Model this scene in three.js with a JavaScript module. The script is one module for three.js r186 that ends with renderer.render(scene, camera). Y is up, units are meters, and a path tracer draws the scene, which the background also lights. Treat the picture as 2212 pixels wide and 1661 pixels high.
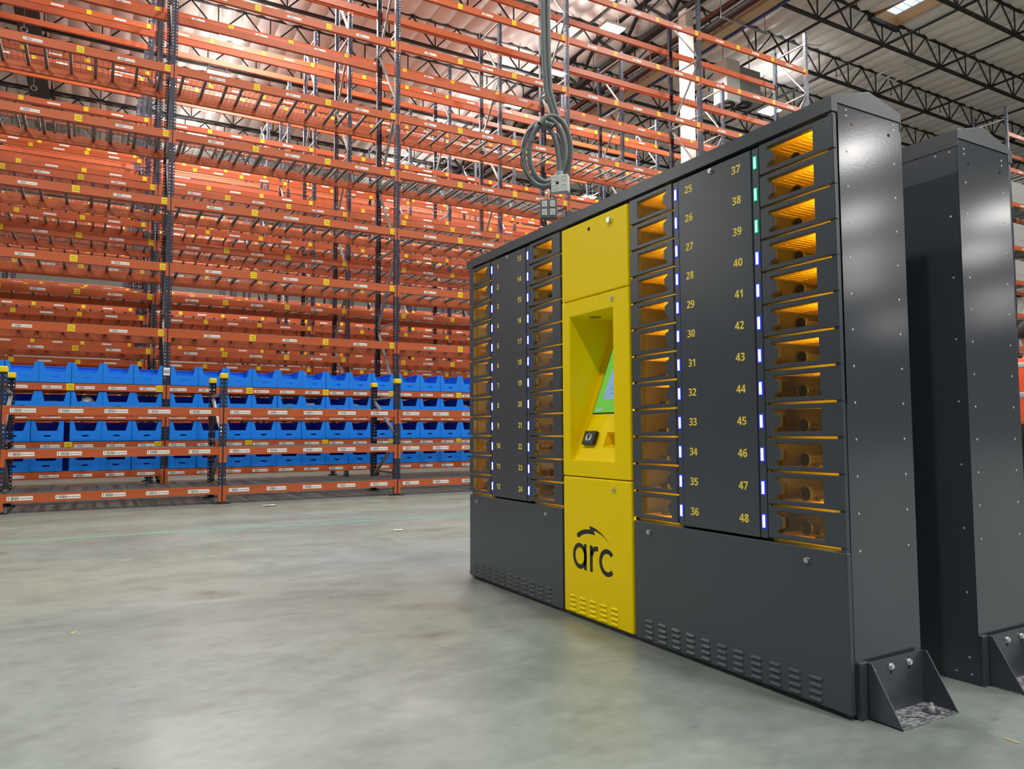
import * as THREE from 'three';
import { mergeGeometries } from 'three/addons/utils/BufferGeometryUtils.js';
import { RoundedBoxGeometry } from 'three/addons/geometries/RoundedBoxGeometry.js';
import { FontLoader } from 'three/addons/loaders/FontLoader.js';
import { TextGeometry } from 'three/addons/geometries/TextGeometry.js';
import { RectAreaLightUniformsLib } from 'three/addons/lights/RectAreaLightUniformsLib.js';

// ---------------------------------------------------------------- camera, sky, exposure
const scene = new THREE.Scene();
const camera = new THREE.PerspectiveCamera(2 * Math.atan(830.5 / 1606.77) * 180 / Math.PI, 2212 / 1661, 0.05, 300);
camera.rotation.order = 'YXZ';
camera.position.set(0, 0.93, 0);
camera.rotation.set(0.0633343, -0.5136743, -0.00475981);
scene.add(camera);
scene.background = new THREE.Color().setRGB(2.6, 3.3, 4.2);            // daylight above the skylights
const renderer = new THREE.WebGLRenderer();
renderer.toneMapping = THREE.LinearToneMapping;
renderer.toneMappingExposure = 1.15;
renderer.shadowMap.enabled = true;
RectAreaLightUniformsLib.init();
const HIGH_BAY = 405;            // nits of each high bay fitting
const UPLIGHT = 110;             // and of its open top
const LOCKER_LED = 190;

// ---------------------------------------------------------------- helpers
let seed = 20240611;
function rnd() { seed |= 0; seed = seed + 0x6D2B79F5 | 0; let t = Math.imul(seed ^ seed >>> 15, 1 | seed); t = t + Math.imul(t ^ t >>> 7, 61 | t) ^ t; return ((t ^ t >>> 14) >>> 0) / 4294967296; }
const rr = (a, b) => a + (b - a) * rnd();
const PI = Math.PI;
const used = {};
function numbered(n) { const k = used[n] = (used[n] ?? -1) + 1; return k ? n + '_' + String(k).padStart(3, '0') : n; }
const OFF = new Map();
const off = p => OFF.get(p) ?? new THREE.Vector3();
function tag(o, label, category, group, kind) {
  o.userData.label = label; o.userData.category = category;
  if (group) o.userData.group = group;
  if (kind) o.userData.kind = kind;
  return o;
}
// a group at a thing's base, in the scene itself
function thing(name, label, category, [x, y, z], group, kind) {
  const o = new THREE.Group(); o.name = numbered(name); o.position.set(x, y, z); scene.add(o);
  OFF.set(o, new THREE.Vector3(x, y, z));
  return tag(o, label, category, group, kind);
}
// a group that is a part of a thing
function partGroup(name, parent, [x, y, z] = [0, 0, 0]) {
  const o = new THREE.Group(); o.name = name; const p = off(parent);
  o.position.set(x - p.x, y - p.y, z - p.z); parent.add(o); OFF.set(o, new THREE.Vector3(x, y, z)); return o;
}
// a mesh whose origin is put at the world point [x, y, z], under parent (or the scene)
function mesh(name, geo, mat, parent, [x, y, z] = [0, 0, 0], kind) {
  const m = new THREE.Mesh(geo, mat); m.name = parent ? name : numbered(name); m.castShadow = m.receiveShadow = true;
  const p = parent ? off(parent) : new THREE.Vector3();
  m.position.set(x - p.x, y - p.y, z - p.z); (parent ?? scene).add(m); OFF.set(m, new THREE.Vector3(x, y, z));
  if (kind) m.userData.kind = kind;
  return m;
}
const boxCache = {};
function bg(w, h, d) { const k = [w, h, d].map(v => v.toFixed(4)).join(); return boxCache[k] ??= metreUV(new THREE.BoxGeometry(w, h, d)); }
const rbCache = {};
function rb(w, h, d, r, s = 1) { const k = [w, h, d, r, s].map(v => v.toFixed(4)).join(); return rbCache[k] ??= metreUV(new RoundedBoxGeometry(w, h, d, s, r)); }
// texture coordinates in metres, by the way each face points
function metreUV(g) {
  if (!g.attributes.normal) g.computeVertexNormals();
  const p = g.attributes.position, n = g.attributes.normal, uv = new Float32Array(p.count * 2);
  for (let i = 0; i < p.count; i++) {
    const ax = Math.abs(n.getX(i)), ay = Math.abs(n.getY(i)), az = Math.abs(n.getZ(i));
    if (ay >= ax && ay >= az) { uv[2 * i] = p.getX(i); uv[2 * i + 1] = p.getZ(i); }
    else if (ax >= az) { uv[2 * i] = p.getZ(i); uv[2 * i + 1] = p.getY(i); }
    else { uv[2 * i] = p.getX(i); uv[2 * i + 1] = p.getY(i); }
  }
  g.setAttribute('uv', new THREE.BufferAttribute(uv, 2)); return g;
}
const clean = g => { g = g.index ? g.toNonIndexed() : g; for (const k of Object.keys(g.attributes)) if (!['position', 'normal', 'uv'].includes(k)) g.deleteAttribute(k); return g; };
const merge = a => mergeGeometries(a.map(clean));
const at = (g, x, y, z) => g.clone().translate(x, y, z);
const box = (x0, x1, y0, y1, z0, z1) => new THREE.BoxGeometry(x1 - x0, y1 - y0, z1 - z0).translate((x0 + x1) / 2, (y0 + y1) / 2, (z0 + z1) / 2);
// a bar of square section from a to b
function bar(a, b, w, h = w) {
  const A = new THREE.Vector3(...a), B = new THREE.Vector3(...b), d = B.clone().sub(A), L = d.length();
  const g = new THREE.BoxGeometry(w, h, L);
  const q = new THREE.Quaternion(), m = new THREE.Matrix4();
  const up = Math.abs(d.y / L) > 0.99 ? new THREE.Vector3(1, 0, 0) : new THREE.Vector3(0, 1, 0);
  m.lookAt(B, A, up); q.setFromRotationMatrix(m); g.applyQuaternion(q);
  return g.translate((A.x + B.x) / 2, (A.y + B.y) / 2, (A.z + B.z) / 2);
}
// thin three-sided wire
function wire(a, b, r) {
  const A = new THREE.Vector3(...a), B = new THREE.Vector3(...b), d = B.clone().sub(A), L = d.length();
  const g = new THREE.CylinderGeometry(r, r, L, 3, 1, true);
  g.applyQuaternion(new THREE.Quaternion().setFromUnitVectors(new THREE.Vector3(0, 1, 0), d.normalize()));
  return g.translate((A.x + B.x) / 2, (A.y + B.y) / 2, (A.z + B.z) / 2);
}
const tube = (pts, r, n = 40, s = 10, closed = false) => new THREE.TubeGeometry(new THREE.CatmullRomCurve3(pts.map(p => new THREE.Vector3(...p)), closed), n, r, s, closed);
// turns a shape drawn in (z, y) into a plate that faces -X; its back lies at x = 0
const facing = (shape, depth, bevel = 0) => new THREE.ExtrudeGeometry(shape, { depth: depth - 2 * bevel, bevelEnabled: bevel > 0, bevelThickness: bevel, bevelSize: bevel, bevelOffset: -bevel, bevelSegments: 1, curveSegments: 8 }).translate(0, 0, bevel).rotateY(-PI / 2);
function poly(pts) { const s = new THREE.Shape(); pts.forEach(([a, b], i) => i ? s.lineTo(a, b) : s.moveTo(a, b)); s.closePath(); return s; }
const rect = (a0, a1, b0, b1) => poly([[a0, b0], [a1, b0], [a1, b1], [a0, b1]]);

// ---------------------------------------------------------------- textures
function makeNoise(n, s0) {
  const g = new Float32Array(n * n); let s = s0;
  for (let i = 0; i < n * n; i++) { s = (Math.imul(s, 1664525) + 1013904223) >>> 0; g[i] = s / 4294967296; }
  return (x, y) => { const xi = Math.floor(x), yi = Math.floor(y); let fx = x - xi, fy = y - yi; fx = fx * fx * (3 - 2 * fx); fy = fy * fy * (3 - 2 * fy);
    const q = (a, b) => g[(((b % n) + n) % n) * n + ((a % n) + n) % n];
    return (q(xi, yi) * (1 - fx) + q(xi + 1, yi) * fx) * (1 - fy) + (q(xi, yi + 1) * (1 - fx) + q(xi + 1, yi + 1) * fx) * fy; };
}
const N = 256, nz = makeNoise(N, 7), nz2 = makeNoise(N, 99);
const tex = (data, n, srgb, rep) => { const t = new THREE.DataTexture(data, n, n, THREE.RGBAFormat); t.wrapS = t.wrapT = THREE.RepeatWrapping; t.magFilter = THREE.LinearFilter; t.minFilter = THREE.LinearMipmapLinearFilter; t.generateMipmaps = true; if (srgb) t.colorSpace = THREE.SRGBColorSpace; t.repeat.set(rep, rep); t.needsUpdate = true; return t; };
// worn, power-trowelled concrete: 16 m tile
const FN = 2048, floorData = new Uint8Array(FN * FN * 4), floorRough = new Uint8Array(1024 * 1024 * 4);
const rep = (f, u, v, fx, fy, q) => { const x = u * fx, y = v * fy, xi = Math.floor(x), yi = Math.floor(y); let a = x - xi, b = y - yi; a = a * a * (3 - 2 * a); b = b * b * (3 - 2 * b); const g = (i, j) => f((i % fx) + q * 17 % 90, (j % fy) + q * 31 % 90); return (g(xi, yi) * (1 - a) + g(xi + 1, yi) * a) * (1 - b) + (g(xi, yi + 1) * (1 - a) + g(xi + 1, yi + 1) * a) * b; };
for (let j = 0; j < FN; j++) for (let i = 0; i < FN; i++) {
  const u = i / FN, v = j / FN;
  const n1 = rep(nz, u, v, 8, 12, 1), n2 = rep(nz2, u, v, 22, 34, 2), n3 = rep(nz, u, v, 56, 84, 3), n4 = rep(nz2, u, v, 128, 190, 4), n5 = rep(nz, u, v, 256, 380, 5), n6 = rep(nz2, u, v, 600, 700, 6);
  const sm = n2 * .42 + n3 * .28 + n4 * .2 + n5 * .1, smear = Math.max(0, sm - .56) ** 2 * 26 * (.3 + n1);      // scuffs and tyre smears, ragged
  const chip = Math.max(0, rep(nz2, u, v, 200, 220, 8) - .94) ** 2 * 420 * n2;
  const l = 131 + (n1 - .5) * 6 + (n2 - .5) * 10 + (n3 - .5) * 13 + (n4 - .5) * 12 + (n5 - .5) * 11 + (n6 - .5) * 9 - smear * 24 - chip * 40;
  const warm = (rep(nz, u, v, 9, 12, 10) - .5) * 9 + smear * 3;
  const k = (j * FN + i) * 4;
  floorData[k] = l - 5 + warm * .7; floorData[k + 1] = l + 3; floorData[k + 2] = l - 5 - warm; floorData[k + 3] = 255;
}
for (let j = 0; j < 1024; j++) for (let i = 0; i < 1024; i++) {
  const u = i / 1024, v = j / 1024, k = (j * 1024 + i) * 4;
  floorRough[k] = floorRough[k + 1] = floorRough[k + 2] = 73 + rep(nz, u, v, 14, 20, 2) * 18 + rep(nz2, u, v, 90, 130, 4) * 16; floorRough[k + 3] = 255;
}
// orange-peel of powder coat: 6 cm tile
const PN = 256, peel = new Uint8Array(PN * PN * 4);
for (let j = 0; j < PN; j++) for (let i = 0; i < PN; i++) { const k = (j * PN + i) * 4, v = 255 * (nz(i / 4 % 64, j / 4 % 64) * .6 + nz2(i / 8, j / 8) * .4); peel[k] = peel[k + 1] = peel[k + 2] = v; peel[k + 3] = 255; }
const peelTex = tex(peel, PN, false, 1 / 0.22);
// scuffs on worn steel
const sc = new Uint8Array(PN * PN * 4);
for (let j = 0; j < PN; j++) for (let i = 0; i < PN; i++) { const k = (j * PN + i) * 4, n = nz(i / 12, j / 5) * .6 + nz2(i / 3, j / 3) * .4, v = 92 + 70 * Math.min(1, Math.max(0, (n - .38) * 5)); sc[k] = v; sc[k + 1] = v + 1; sc[k + 2] = v + 6; sc[k + 3] = 255; }
const scuffTex = tex(sc, PN, true, 1 / 0.3);
function canvasTex(w, h, draw) {
  const c = document.createElement('canvas'); c.width = w; c.height = h; const x = c.getContext('2d'); draw(x, w, h);
  const t = new THREE.CanvasTexture(c); t.colorSpace = THREE.SRGBColorSpace; t.anisotropy = 4; return t;
}
function locationLabel(text, s) {
  return canvasTex(384, 64, (x, w, h) => {
    x.fillStyle = '#eeeeea'; x.fillRect(0, 0, w, h); x.fillStyle = '#1b1f1e';
    x.fillRect(22, 24, 7, 30); x.beginPath(); x.moveTo(14, 28); x.lineTo(25.5, 10); x.lineTo(37, 28); x.fill();
    let p = 56, q = s; while (p < 176) { q = (q * 73 + 41) % 97; const bw = 2 + q % 5; x.fillRect(p, 9, bw, 46); p += bw + 2 + (q >> 2) % 4; }
    x.font = 'bold 29px sans-serif'; x.textBaseline = 'middle'; x.fillText(text, 184, 34, 190);
  });
}
const M = (o) => new THREE.MeshStandardMaterial(o), MP = (o) => new THREE.MeshPhysicalMaterial(o);
const lin = (r, g, b) => new THREE.Color().setRGB(r, g, b);
const mat = {
  floor: M({ color: 0xffffff, map: tex(floorData, FN, true, 1 / 16), roughnessMap: tex(floorRough, 1024, false, 1 / 16), roughness: 1 }),
  wall: M({ color: lin(.55, .54, .51), roughness: .9 }),
  deck: M({ color: lin(.3, .27, .22), roughness: .9 }),
  foil: M({ color: lin(.68, .64, .61), roughness: .4, metalness: 0, side: THREE.DoubleSide }),
  black: M({ color: lin(.018, .017, .016), roughness: .55 }),
  navy: M({ color: lin(.017, .024, .05), roughness: .42, side: THREE.DoubleSide }),
  orange: M({ color: lin(.50, .102, .028), roughness: .42 }),
  galv: M({ color: lin(.33, .33, .32), roughness: .45, metalness: .35 }),
  steel: M({ color: lin(.24, .235, .225), roughness: .5, metalness: .3 }),
  yellowCap: M({ color: lin(.85, .62, .01), roughness: .5 }),
  bin: M({ color: lin(.001, .225, .9), roughness: .45 }),
  bag: MP({ color: lin(.75, .76, .74), roughness: .25, transmission: .25, thickness: 0 }),
  white: M({ color: lin(.75, .75, .72), roughness: .6 }),
  column: M({ color: lin(.72, .71, .62), roughness: .6 }),
  paint: M({ color: lin(.054, .064, .080), roughness: .28, bumpMap: peelTex, bumpScale: .00008 }),
  gloss: M({ color: lin(.054, .063, .080), roughness: .15, bumpMap: peelTex, bumpScale: .00006 }),
  yellow: MP({ color: lin(1, .74, .0), specularIntensity: .28, roughness: .3, bumpMap: peelTex, bumpScale: .00008 }),
  amberShelf: M({ color: lin(.85, .6, .07), roughness: .5 }),
  cell: M({ color: lin(.062, .046, .034), roughness: .7 }),
  pane: MP({ color: lin(.8, .7, .52), roughness: .02, transmission: 1, thickness: 0, ior: 1.5 }),
  chrome: M({ color: lin(.72, .71, .69), roughness: .22, metalness: 1 }),
  screw: M({ color: lin(.78, .78, .77), roughness: .35, metalness: .6 }),
  hole: M({ color: lin(.004, .004, .004), roughness: .9 }),
  rust: M({ color: lin(.32, .11, .02), roughness: .8 }),
  number: M({ color: lin(1, .76, .08), roughness: .5 }),
  vinyl: M({ color: lin(.006, .006, .006), roughness: .4 }),
  device: M({ color: lin(.014, .014, .016), roughness: .35 }),
  scuffed: M({ color: 0xffffff, map: scuffTex, roughness: .5, metalness: .3 }),
  conduit: M({ color: lin(.17, .19, .19), roughness: .38 }),
  cable: M({ color: lin(.012, .012, .012), roughness: .5 }),
  blueWire: M({ color: lin(.03, .07, .3), roughness: .5 }),
  red: M({ color: lin(.6, .012, .02), roughness: .35 }),
  ivory: M({ color: lin(.72, .73, .70), roughness: .5 }),
  straw: M({ color: lin(.62, .46, .24), roughness: .7 }),
  wood: M({ color: lin(.4, .2, .075), roughness: .7 }),
  skyPane: MP({ color: lin(.9, .93, .95), transmission: .6, roughness: 1, thickness: 0, side: THREE.DoubleSide }),
  pipeRed: M({ color: lin(.09, .02, .015), roughness: .5 }),
  pipeBlue: M({ color: lin(.015, .04, .16), roughness: .5 }),
  tray: M({ color: lin(.4, .34, .22), roughness: .6, metalness: .2 }),
  carton: M({ color: lin(.36, .35, .33), roughness: .8 }),
  green: M({ color: lin(.08, .5, .28), roughness: .6 }),  // laser light on the floor, given as a strip's colour
  lens: M({ color: 0x000000, emissive: lin(1, 1, 1), emissiveIntensity: 26 }),
  topGlow: M({ color: 0x000000, emissive: lin(1, 1, 1), emissiveIntensity: 6 }),
  ledBlue: M({ color: 0x000000, emissive: lin(.02, .05, .95), emissiveIntensity: .9 }),
  ledWhite: M({ color: 0x000000, emissive: lin(.86, .9, 1), emissiveIntensity: 2.2 }),
  ledGreenRim: M({ color: 0x000000, emissive: lin(0, .35, .16), emissiveIntensity: .7 }),
  ledGreen: M({ color: 0x000000, emissive: lin(.3, 1, .72), emissiveIntensity: 1.5 }),
  amberLed: M({ color: 0x000000, emissive: lin(1, .55, .06), emissiveIntensity: 3 }),
};

// ================================================================ THE BUILDING
const X0 = -52, X1 = 96, Z0 = -54, Z1 = 60, ROOF = 14.72;
{
  const g = new THREE.PlaneGeometry(X1 - X0, Z1 - Z0, 1, 1).rotateX(-PI / 2).translate((X0 + X1) / 2, 0, (Z0 + Z1) / 2);
  const slab = merge([metreUV(g), metreUV(box(X0, X1, -.2, -.005, Z0, Z1))]);
  tag(mesh('floor', slab, mat.floor), 'grey polished concrete warehouse floor with worn stains', 'floor', null, 'structure');
  const walls = { wall_back: box(X0, X1, 0, ROOF, Z0 - .3, Z0), wall_front: box(X0, X1, 0, ROOF, Z1, Z1 + .3), wall_left: box(X0 - .3, X0, 0, ROOF, Z0 - .3, Z1 + .3), wall_right: box(X1, X1 + .3, 0, ROOF, Z0 - .3, Z1 + .3) };
  for (const [n, g2] of Object.entries(walls)) tag(mesh(n, g2, mat.wall), 'plain pale warehouse wall, ' + n.slice(5) + ' end of the hall', 'wall', null, 'structure');
}
let liningY;                     // height of the sagging lining at a point
// skylights: openings in the roof deck and in the insulation under it
const SKY = [{ x0: 21.78, x1: 23.0, z0: -14.58, z1: -12.3 }, { x0: .2, x1: 1.42, z0: -32.2, z1: -29.9 }];
{
  const s = rect(X0 - .3, X1 + .3, -Z1 - .3, -Z0 + .3);
  for (const k of SKY) { const h = new THREE.Path(); h.moveTo(k.x0, -k.z1); h.lineTo(k.x1, -k.z1); h.lineTo(k.x1, -k.z0); h.lineTo(k.x0, -k.z0); h.closePath(); s.holes.push(h); }
  const g = new THREE.ExtrudeGeometry(s, { depth: .12, bevelEnabled: false }).rotateX(-PI / 2).translate(0, ROOF, 0);
  const c = tag(mesh('ceiling', metreUV(g), mat.deck), 'warehouse roof deck lined with sagging silvery insulation between joists', 'ceiling', null, 'structure');
  // foil-faced insulation: strips .61 m wide run along z and sag between the joists every 2.445 m
  const JZ = -12.21, sx = .61, sz = 2.445, pos = [], idx = [];
  const cells = new Map();
  liningY = (x, z) => cells.get(Math.floor((x - .2) / sx) + '/' + Math.floor((z - JZ) / sz))?.(x, z) ?? ROOF - .01;
  const inHole = (x, z) => SKY.some(k => x > k.x0 - .02 && x < k.x1 + .02 && z > k.z0 - .02 && z < k.z1 + .02);
  for (let a = Math.floor((-9 - .2) / sx); a < 70; a++) for (let b = -15; b < 5; b++) {
    const x = .2 + a * sx, z = JZ + b * sz, amp = .075 + .06 * rnd(), skew = rr(-.02, .02), tw = rr(.6, 1), base = pos.length / 3, nx = 6, nzz = 6;
    cells.set(a + '/' + b, (px, pz) => { const u = (px - x) / sx, v = (pz - z) / sz, end = Math.pow(Math.sin(PI * v), .35); return 14.52 - (Math.pow(Math.sin(PI * u), .75) * amp * (.35 + .65 * end) * (1 + .25 * Math.sin(v * 9 + a)) + .05 * end * tw * Math.sin(PI * u)); });
    for (let j = 0; j <= nzz; j++) for (let i = 0; i <= nx; i++) {
      const u = i / nx, v = j / nzz, end = Math.pow(Math.sin(PI * v), .35);
      const dip = Math.pow(Math.sin(PI * u), .75) * amp * (.35 + .65 * end) * (1 + .25 * Math.sin(v * 9 + a)) + .05 * end * tw * Math.sin(PI * u);
      pos.push(x + u * sx + skew * Math.sin(PI * v) * Math.sin(PI * u), 14.52 - dip - .012 * rnd(), z + v * sz);
    }
    for (let j = 0; j < nzz; j++) for (let i = 0; i < nx; i++) {
      if (inHole(x + (i + .5) / nx * sx, z + (j + .5) / nzz * sz)) continue;
      const p = base + j * (nx + 1) + i; idx.push(p, p + 1, p + nx + 1, p + 1, p + nx + 2, p + nx + 1);
    }
  }
  const ig = new THREE.BufferGeometry(); ig.setAttribute('position', new THREE.Float32BufferAttribute(pos, 3)); ig.setIndex(idx); ig.computeVertexNormals(); metreUV(ig);
  mesh('insulation', ig, mat.foil, c, [0, 0, 0], 'stuff');
  SKY.forEach((k, i) => {
    const t = thing('skylight', i ? 'rectangular roof skylight beyond the rack rows, timber lined' : 'bright roof skylight with timber-lined shaft over the cross aisle', 'skylight', [(k.x0 + k.x1) / 2, 14.4, (k.z0 + k.z1) / 2]);
    const w = .04, y0 = 14.34, y1 = 14.72;
    for (const q of [box(k.x0, k.x0 + w, y0, y1, k.z0, k.z1), box(k.x1 - w, k.x1, y0, y1, k.z0, k.z1), box(k.x0, k.x1, y0, y1, k.z0, k.z0 + w), box(k.x0, k.x1, y0, y1, k.z1 - w, k.z1)]) {
      q.computeBoundingBox(); const c3 = q.boundingBox.getCenter(new THREE.Vector3()); mesh('timber_curb', q.translate(-c3.x, -c3.y, -c3.z), mat.wood, t, c3.toArray());
    }
    mesh('diffuser', bg(k.x1 - k.x0, .012, k.z1 - k.z0), mat.skyPane, t, [(k.x0 + k.x1) / 2, 14.75, (k.z0 + k.z1) / 2]);
    for (let j = 1; j < 8; j++) mesh('burglar_bar', bg(k.x1 - k.x0, .014, .014), mat.white, t, [(k.x0 + k.x1) / 2, 14.735, k.z0 + (k.z1 - k.z0) * j / 8]);
    mesh('edge_angle', bg(k.x1 - k.x0 + .3, .13, .13), mat.black, t, [(k.x0 + k.x1) / 2, 14.28, k.z0 - .03]);
  });
}
// open-web roof joists along x, every 2.445 m; girders along z
{
  const ys = 13.6, yt = 14.46, webGeos = { v: bg(.035, yt - ys, .035) };
  const dl = bar([0, 0, 0], [-.8, yt - ys, 0], .04), dr = bar([0, 0, 0], [.8, yt - ys, 0], .04);
  for (let k = -13; k <= 1; k++) {
    const z = -12.21 + k * 2.445, xa = k > -2 ? 12 : -9, xb = 41.5, n = Math.abs(k + 1);
    const j = thing('roof_joist', k === 1 ? 'black open-web roof joist, frontmost over the open floor' : `black open-web steel roof joist, number ${2 - k} counting back from the open floor`, 'roof joist', [(xa + xb) / 2, ys, z], 'open-web roof joists', 'structure');
    mesh('bottom_chord', bg(xb - xa, .075, .11), mat.black, j, [(xa + xb) / 2, ys, z]);
    mesh('top_chord', bg(xb - xa, .06, .11), mat.black, j, [(xa + xb) / 2, yt + .03, z]);
    const webs = [];
    for (let x = 20.75 - 1.6 * Math.floor((20.75 - xa) / 1.6); x < xb - .8; x += 1.6) {
      if (k >= -6 && x > -3) { mesh('web_post', webGeos.v, mat.black, j, [x, (ys + yt) / 2, z]); mesh('web_diagonal', dl, mat.black, j, [x, ys, z]); mesh('web_diagonal', dr, mat.black, j, [x, ys, z]); }
      else webs.push(at(webGeos.v, x, (ys + yt) / 2 - ys, 0), at(dl, x, 0, 0), at(dr, x, 0, 0));
    }
    if (webs.length) mesh('webbing', merge(webs), mat.black, j, [0, ys, z], 'stuff');
  }
  for (const [X, w] of [[14.95, .24], [-2.0, .62]]) {
    const gz0 = -48, gz1 = X > 0 ? -2 : -14, y0 = 13.36, t = thing('roof_girder', X > 0 ? 'heavy black truss girder carried by the pale column' : 'broad black girder with hanging hooks beyond the rack tops', 'roof girder', [X, y0, (gz0 + gz1) / 2], null, 'structure');
    mesh('bottom_chord', bg(w, .16, gz1 - gz0), mat.black, t, [X, y0, (gz0 + gz1) / 2]);
    mesh('top_chord', bg(w, .12, gz1 - gz0), mat.black, t, [X, 14.5, (gz0 + gz1) / 2]);
    const g1 = bar([0, 0, 0], [0, 1.1, 1.22], .09), g2 = bar([0, 0, 0], [0, 1.1, -1.22], .09);
    for (let z = gz0 + 2; z < gz1 - 1.3; z += 2.445) { mesh('web_diagonal', g1, mat.black, t, [X, y0 + .05, z]); mesh('web_diagonal', g2, mat.black, t, [X, y0 + .05, z]); }
    if (X < 0) for (const z of [-24.5, -28.6, -32.5]) mesh('hook_chain', merge([bg(.03, .9, .03), at(new THREE.TorusGeometry(.08, .02, 6, 10), 0, -.5, 0), at(new THREE.TorusGeometry(.07, .02, 6, 10), 0, .45, 0)]), mat.galv, t, [X + .02, 12.85, z]);
  }
  const col = tag(mesh('column', metreUV(new RoundedBoxGeometry(.32, 13.3, .32, 2, .03)), mat.column, null, [14.95, 6.65, -15.95]), 'pale square building column rising through the second rack row', 'column', null, 'structure');
  mesh('base_plate', bg(.42, .03, .42), mat.steel, col, [14.95, .015, -15.95]);
  // sprinkler pipes along z with drop heads
  for (let i = -3; i < 6; i++) {
    const x = 22.64 + i * 3.12; if (x < 18 && i > -1) continue;
    const t = thing('sprinkler_pipe', 'black sprinkler branch pipe with drop heads hung under the roof joists', 'sprinkler pipe', [x, 13.7, -22], 'sprinkler branch pipes');
    mesh('pipe', metreUV(new THREE.CylinderGeometry(.045, .045, 40, 8).rotateX(PI / 2)), mat.black, t, [x, 13.7, -22]);
    for (let z = -38; z < -3; z += 3.05) mesh('sprinkler_head', merge([new THREE.CylinderGeometry(.016, .016, .2, 6), at(new THREE.CylinderGeometry(.035, .02, .03, 8), 0, -.11, 0)]), mat.black, t, [x + .02, 13.58, z]);
  }
}

const words9 = ['first', 'second', 'third', 'fourth', 'fifth', 'sixth', 'seventh', 'eighth', 'ninth', 'tenth'];
// ================================================================ HIGH BAY LIGHTS
const litSpots = [];
function highBay(x, z, label, y = 12.8, rows = true) {
  const t = thing('high_bay_light', label, 'light fixture', [x, y, z], 'high bay lights');
  mesh('housing', rb(.74, .09, .6, .02), mat.white, t, [x, y + .065, z]);
  mesh('lens', bg(.66, .02, .52), mat.lens, t, [x, y + .01, z]);
  for (const s of [-1, 1]) { const ty = liningY(x + s * .28, z) - .03; mesh('suspension_cable', bg(.008, ty - y - .1, .008), mat.galv, t, [x + s * .28, (y + .1 + ty) / 2, z]); }
  mesh('top_slot', bg(.5, .006, .2), mat.topGlow, t, [x, y + .114, z]);
  const up = new THREE.RectAreaLight(lin(1, .975, .94), UPLIGHT, .5, .2); up.rotation.x = PI / 2; up.position.set(0, .12, 0); up.castShadow = true; t.add(up);
  const l = new THREE.RectAreaLight(lin(1, .975, .94), HIGH_BAY, .66, .52); l.rotation.x = -PI / 2; l.position.set(0, -.012, 0); l.castShadow = true; t.add(l);
}
for (let k = 0; k < 9; k++) for (const x of [3.34, 13.1]) highBay(x, -14.28 - 2.87 * k, `white high bay light above the aisle behind the ${words9[k]} tall rack row, ${x < 5 ? 'second' : 'last'} full bay`);
for (const z of [-18.8, -30.5]) highBay(21.7, z, 'white LED high bay light hanging in the cross aisle past the rack ends');
for (const [x, z] of [[-6.4, -20], [-6.4, -31], [-5, -7.5], [4.5, -8], [13.5, -7.5], [22, -7.5], [-5, 1], [3, 1.5], [12, 1], [21, 1], [-5, 9], [4, 9], [13, 9], [22, 9], [32, -8], [32, 4], [28, 16.8], [36.7, 23.1], [45.9, 29.6], [53.3, 34.8], [74.5, 46.1], [83.7, 51.7], [43.4, 18.6], [51.4, 24.4], [70.4, 32.8], [81.4, 38.9], [-18, -14], [-18, -26], [-22.3, -34], [-28.6, -35.5], [-36.2, -42.8], [-28.6, -48.9]]) highBay(x, z, 'white LED high bay light hanging over the open warehouse floor');

// ================================================================ PALLET RACKS
const labelMats = ['CAA-02-60-A01', 'CAA-02-60-B02', 'CAA-02-61-C03', 'CAA-02-61-D04', 'CAA-02-62-E05', 'CAA-02-62-F06'].map((t, i) => M({ map: locationLabel(t, i * 7 + 3), roughness: .5 }));
const yellowLabel = M({ roughness: .5, map: canvasTex(96, 96, (x, w, h) => { x.fillStyle = '#f4d312'; x.fillRect(0, 0, w, h); x.fillStyle = '#4a4208'; x.font = 'bold 27px sans-serif'; x.textAlign = 'center'; x.fillText('KEEP', 48, 42, 80); x.fillText('CLEAR', 48, 76, 84); }) });
const paleLabel = M({ color: lin(.78, .78, .74), roughness: .5 }), paleYellow = M({ color: lin(.86, .62, .01), roughness: .5 });
const whitePlate = new THREE.PlaneGeometry(.235, .042), yellowPlate = new THREE.PlaneGeometry(.095, .095), bigPlate = new THREE.PlaneGeometry(.26, .048);
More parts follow.
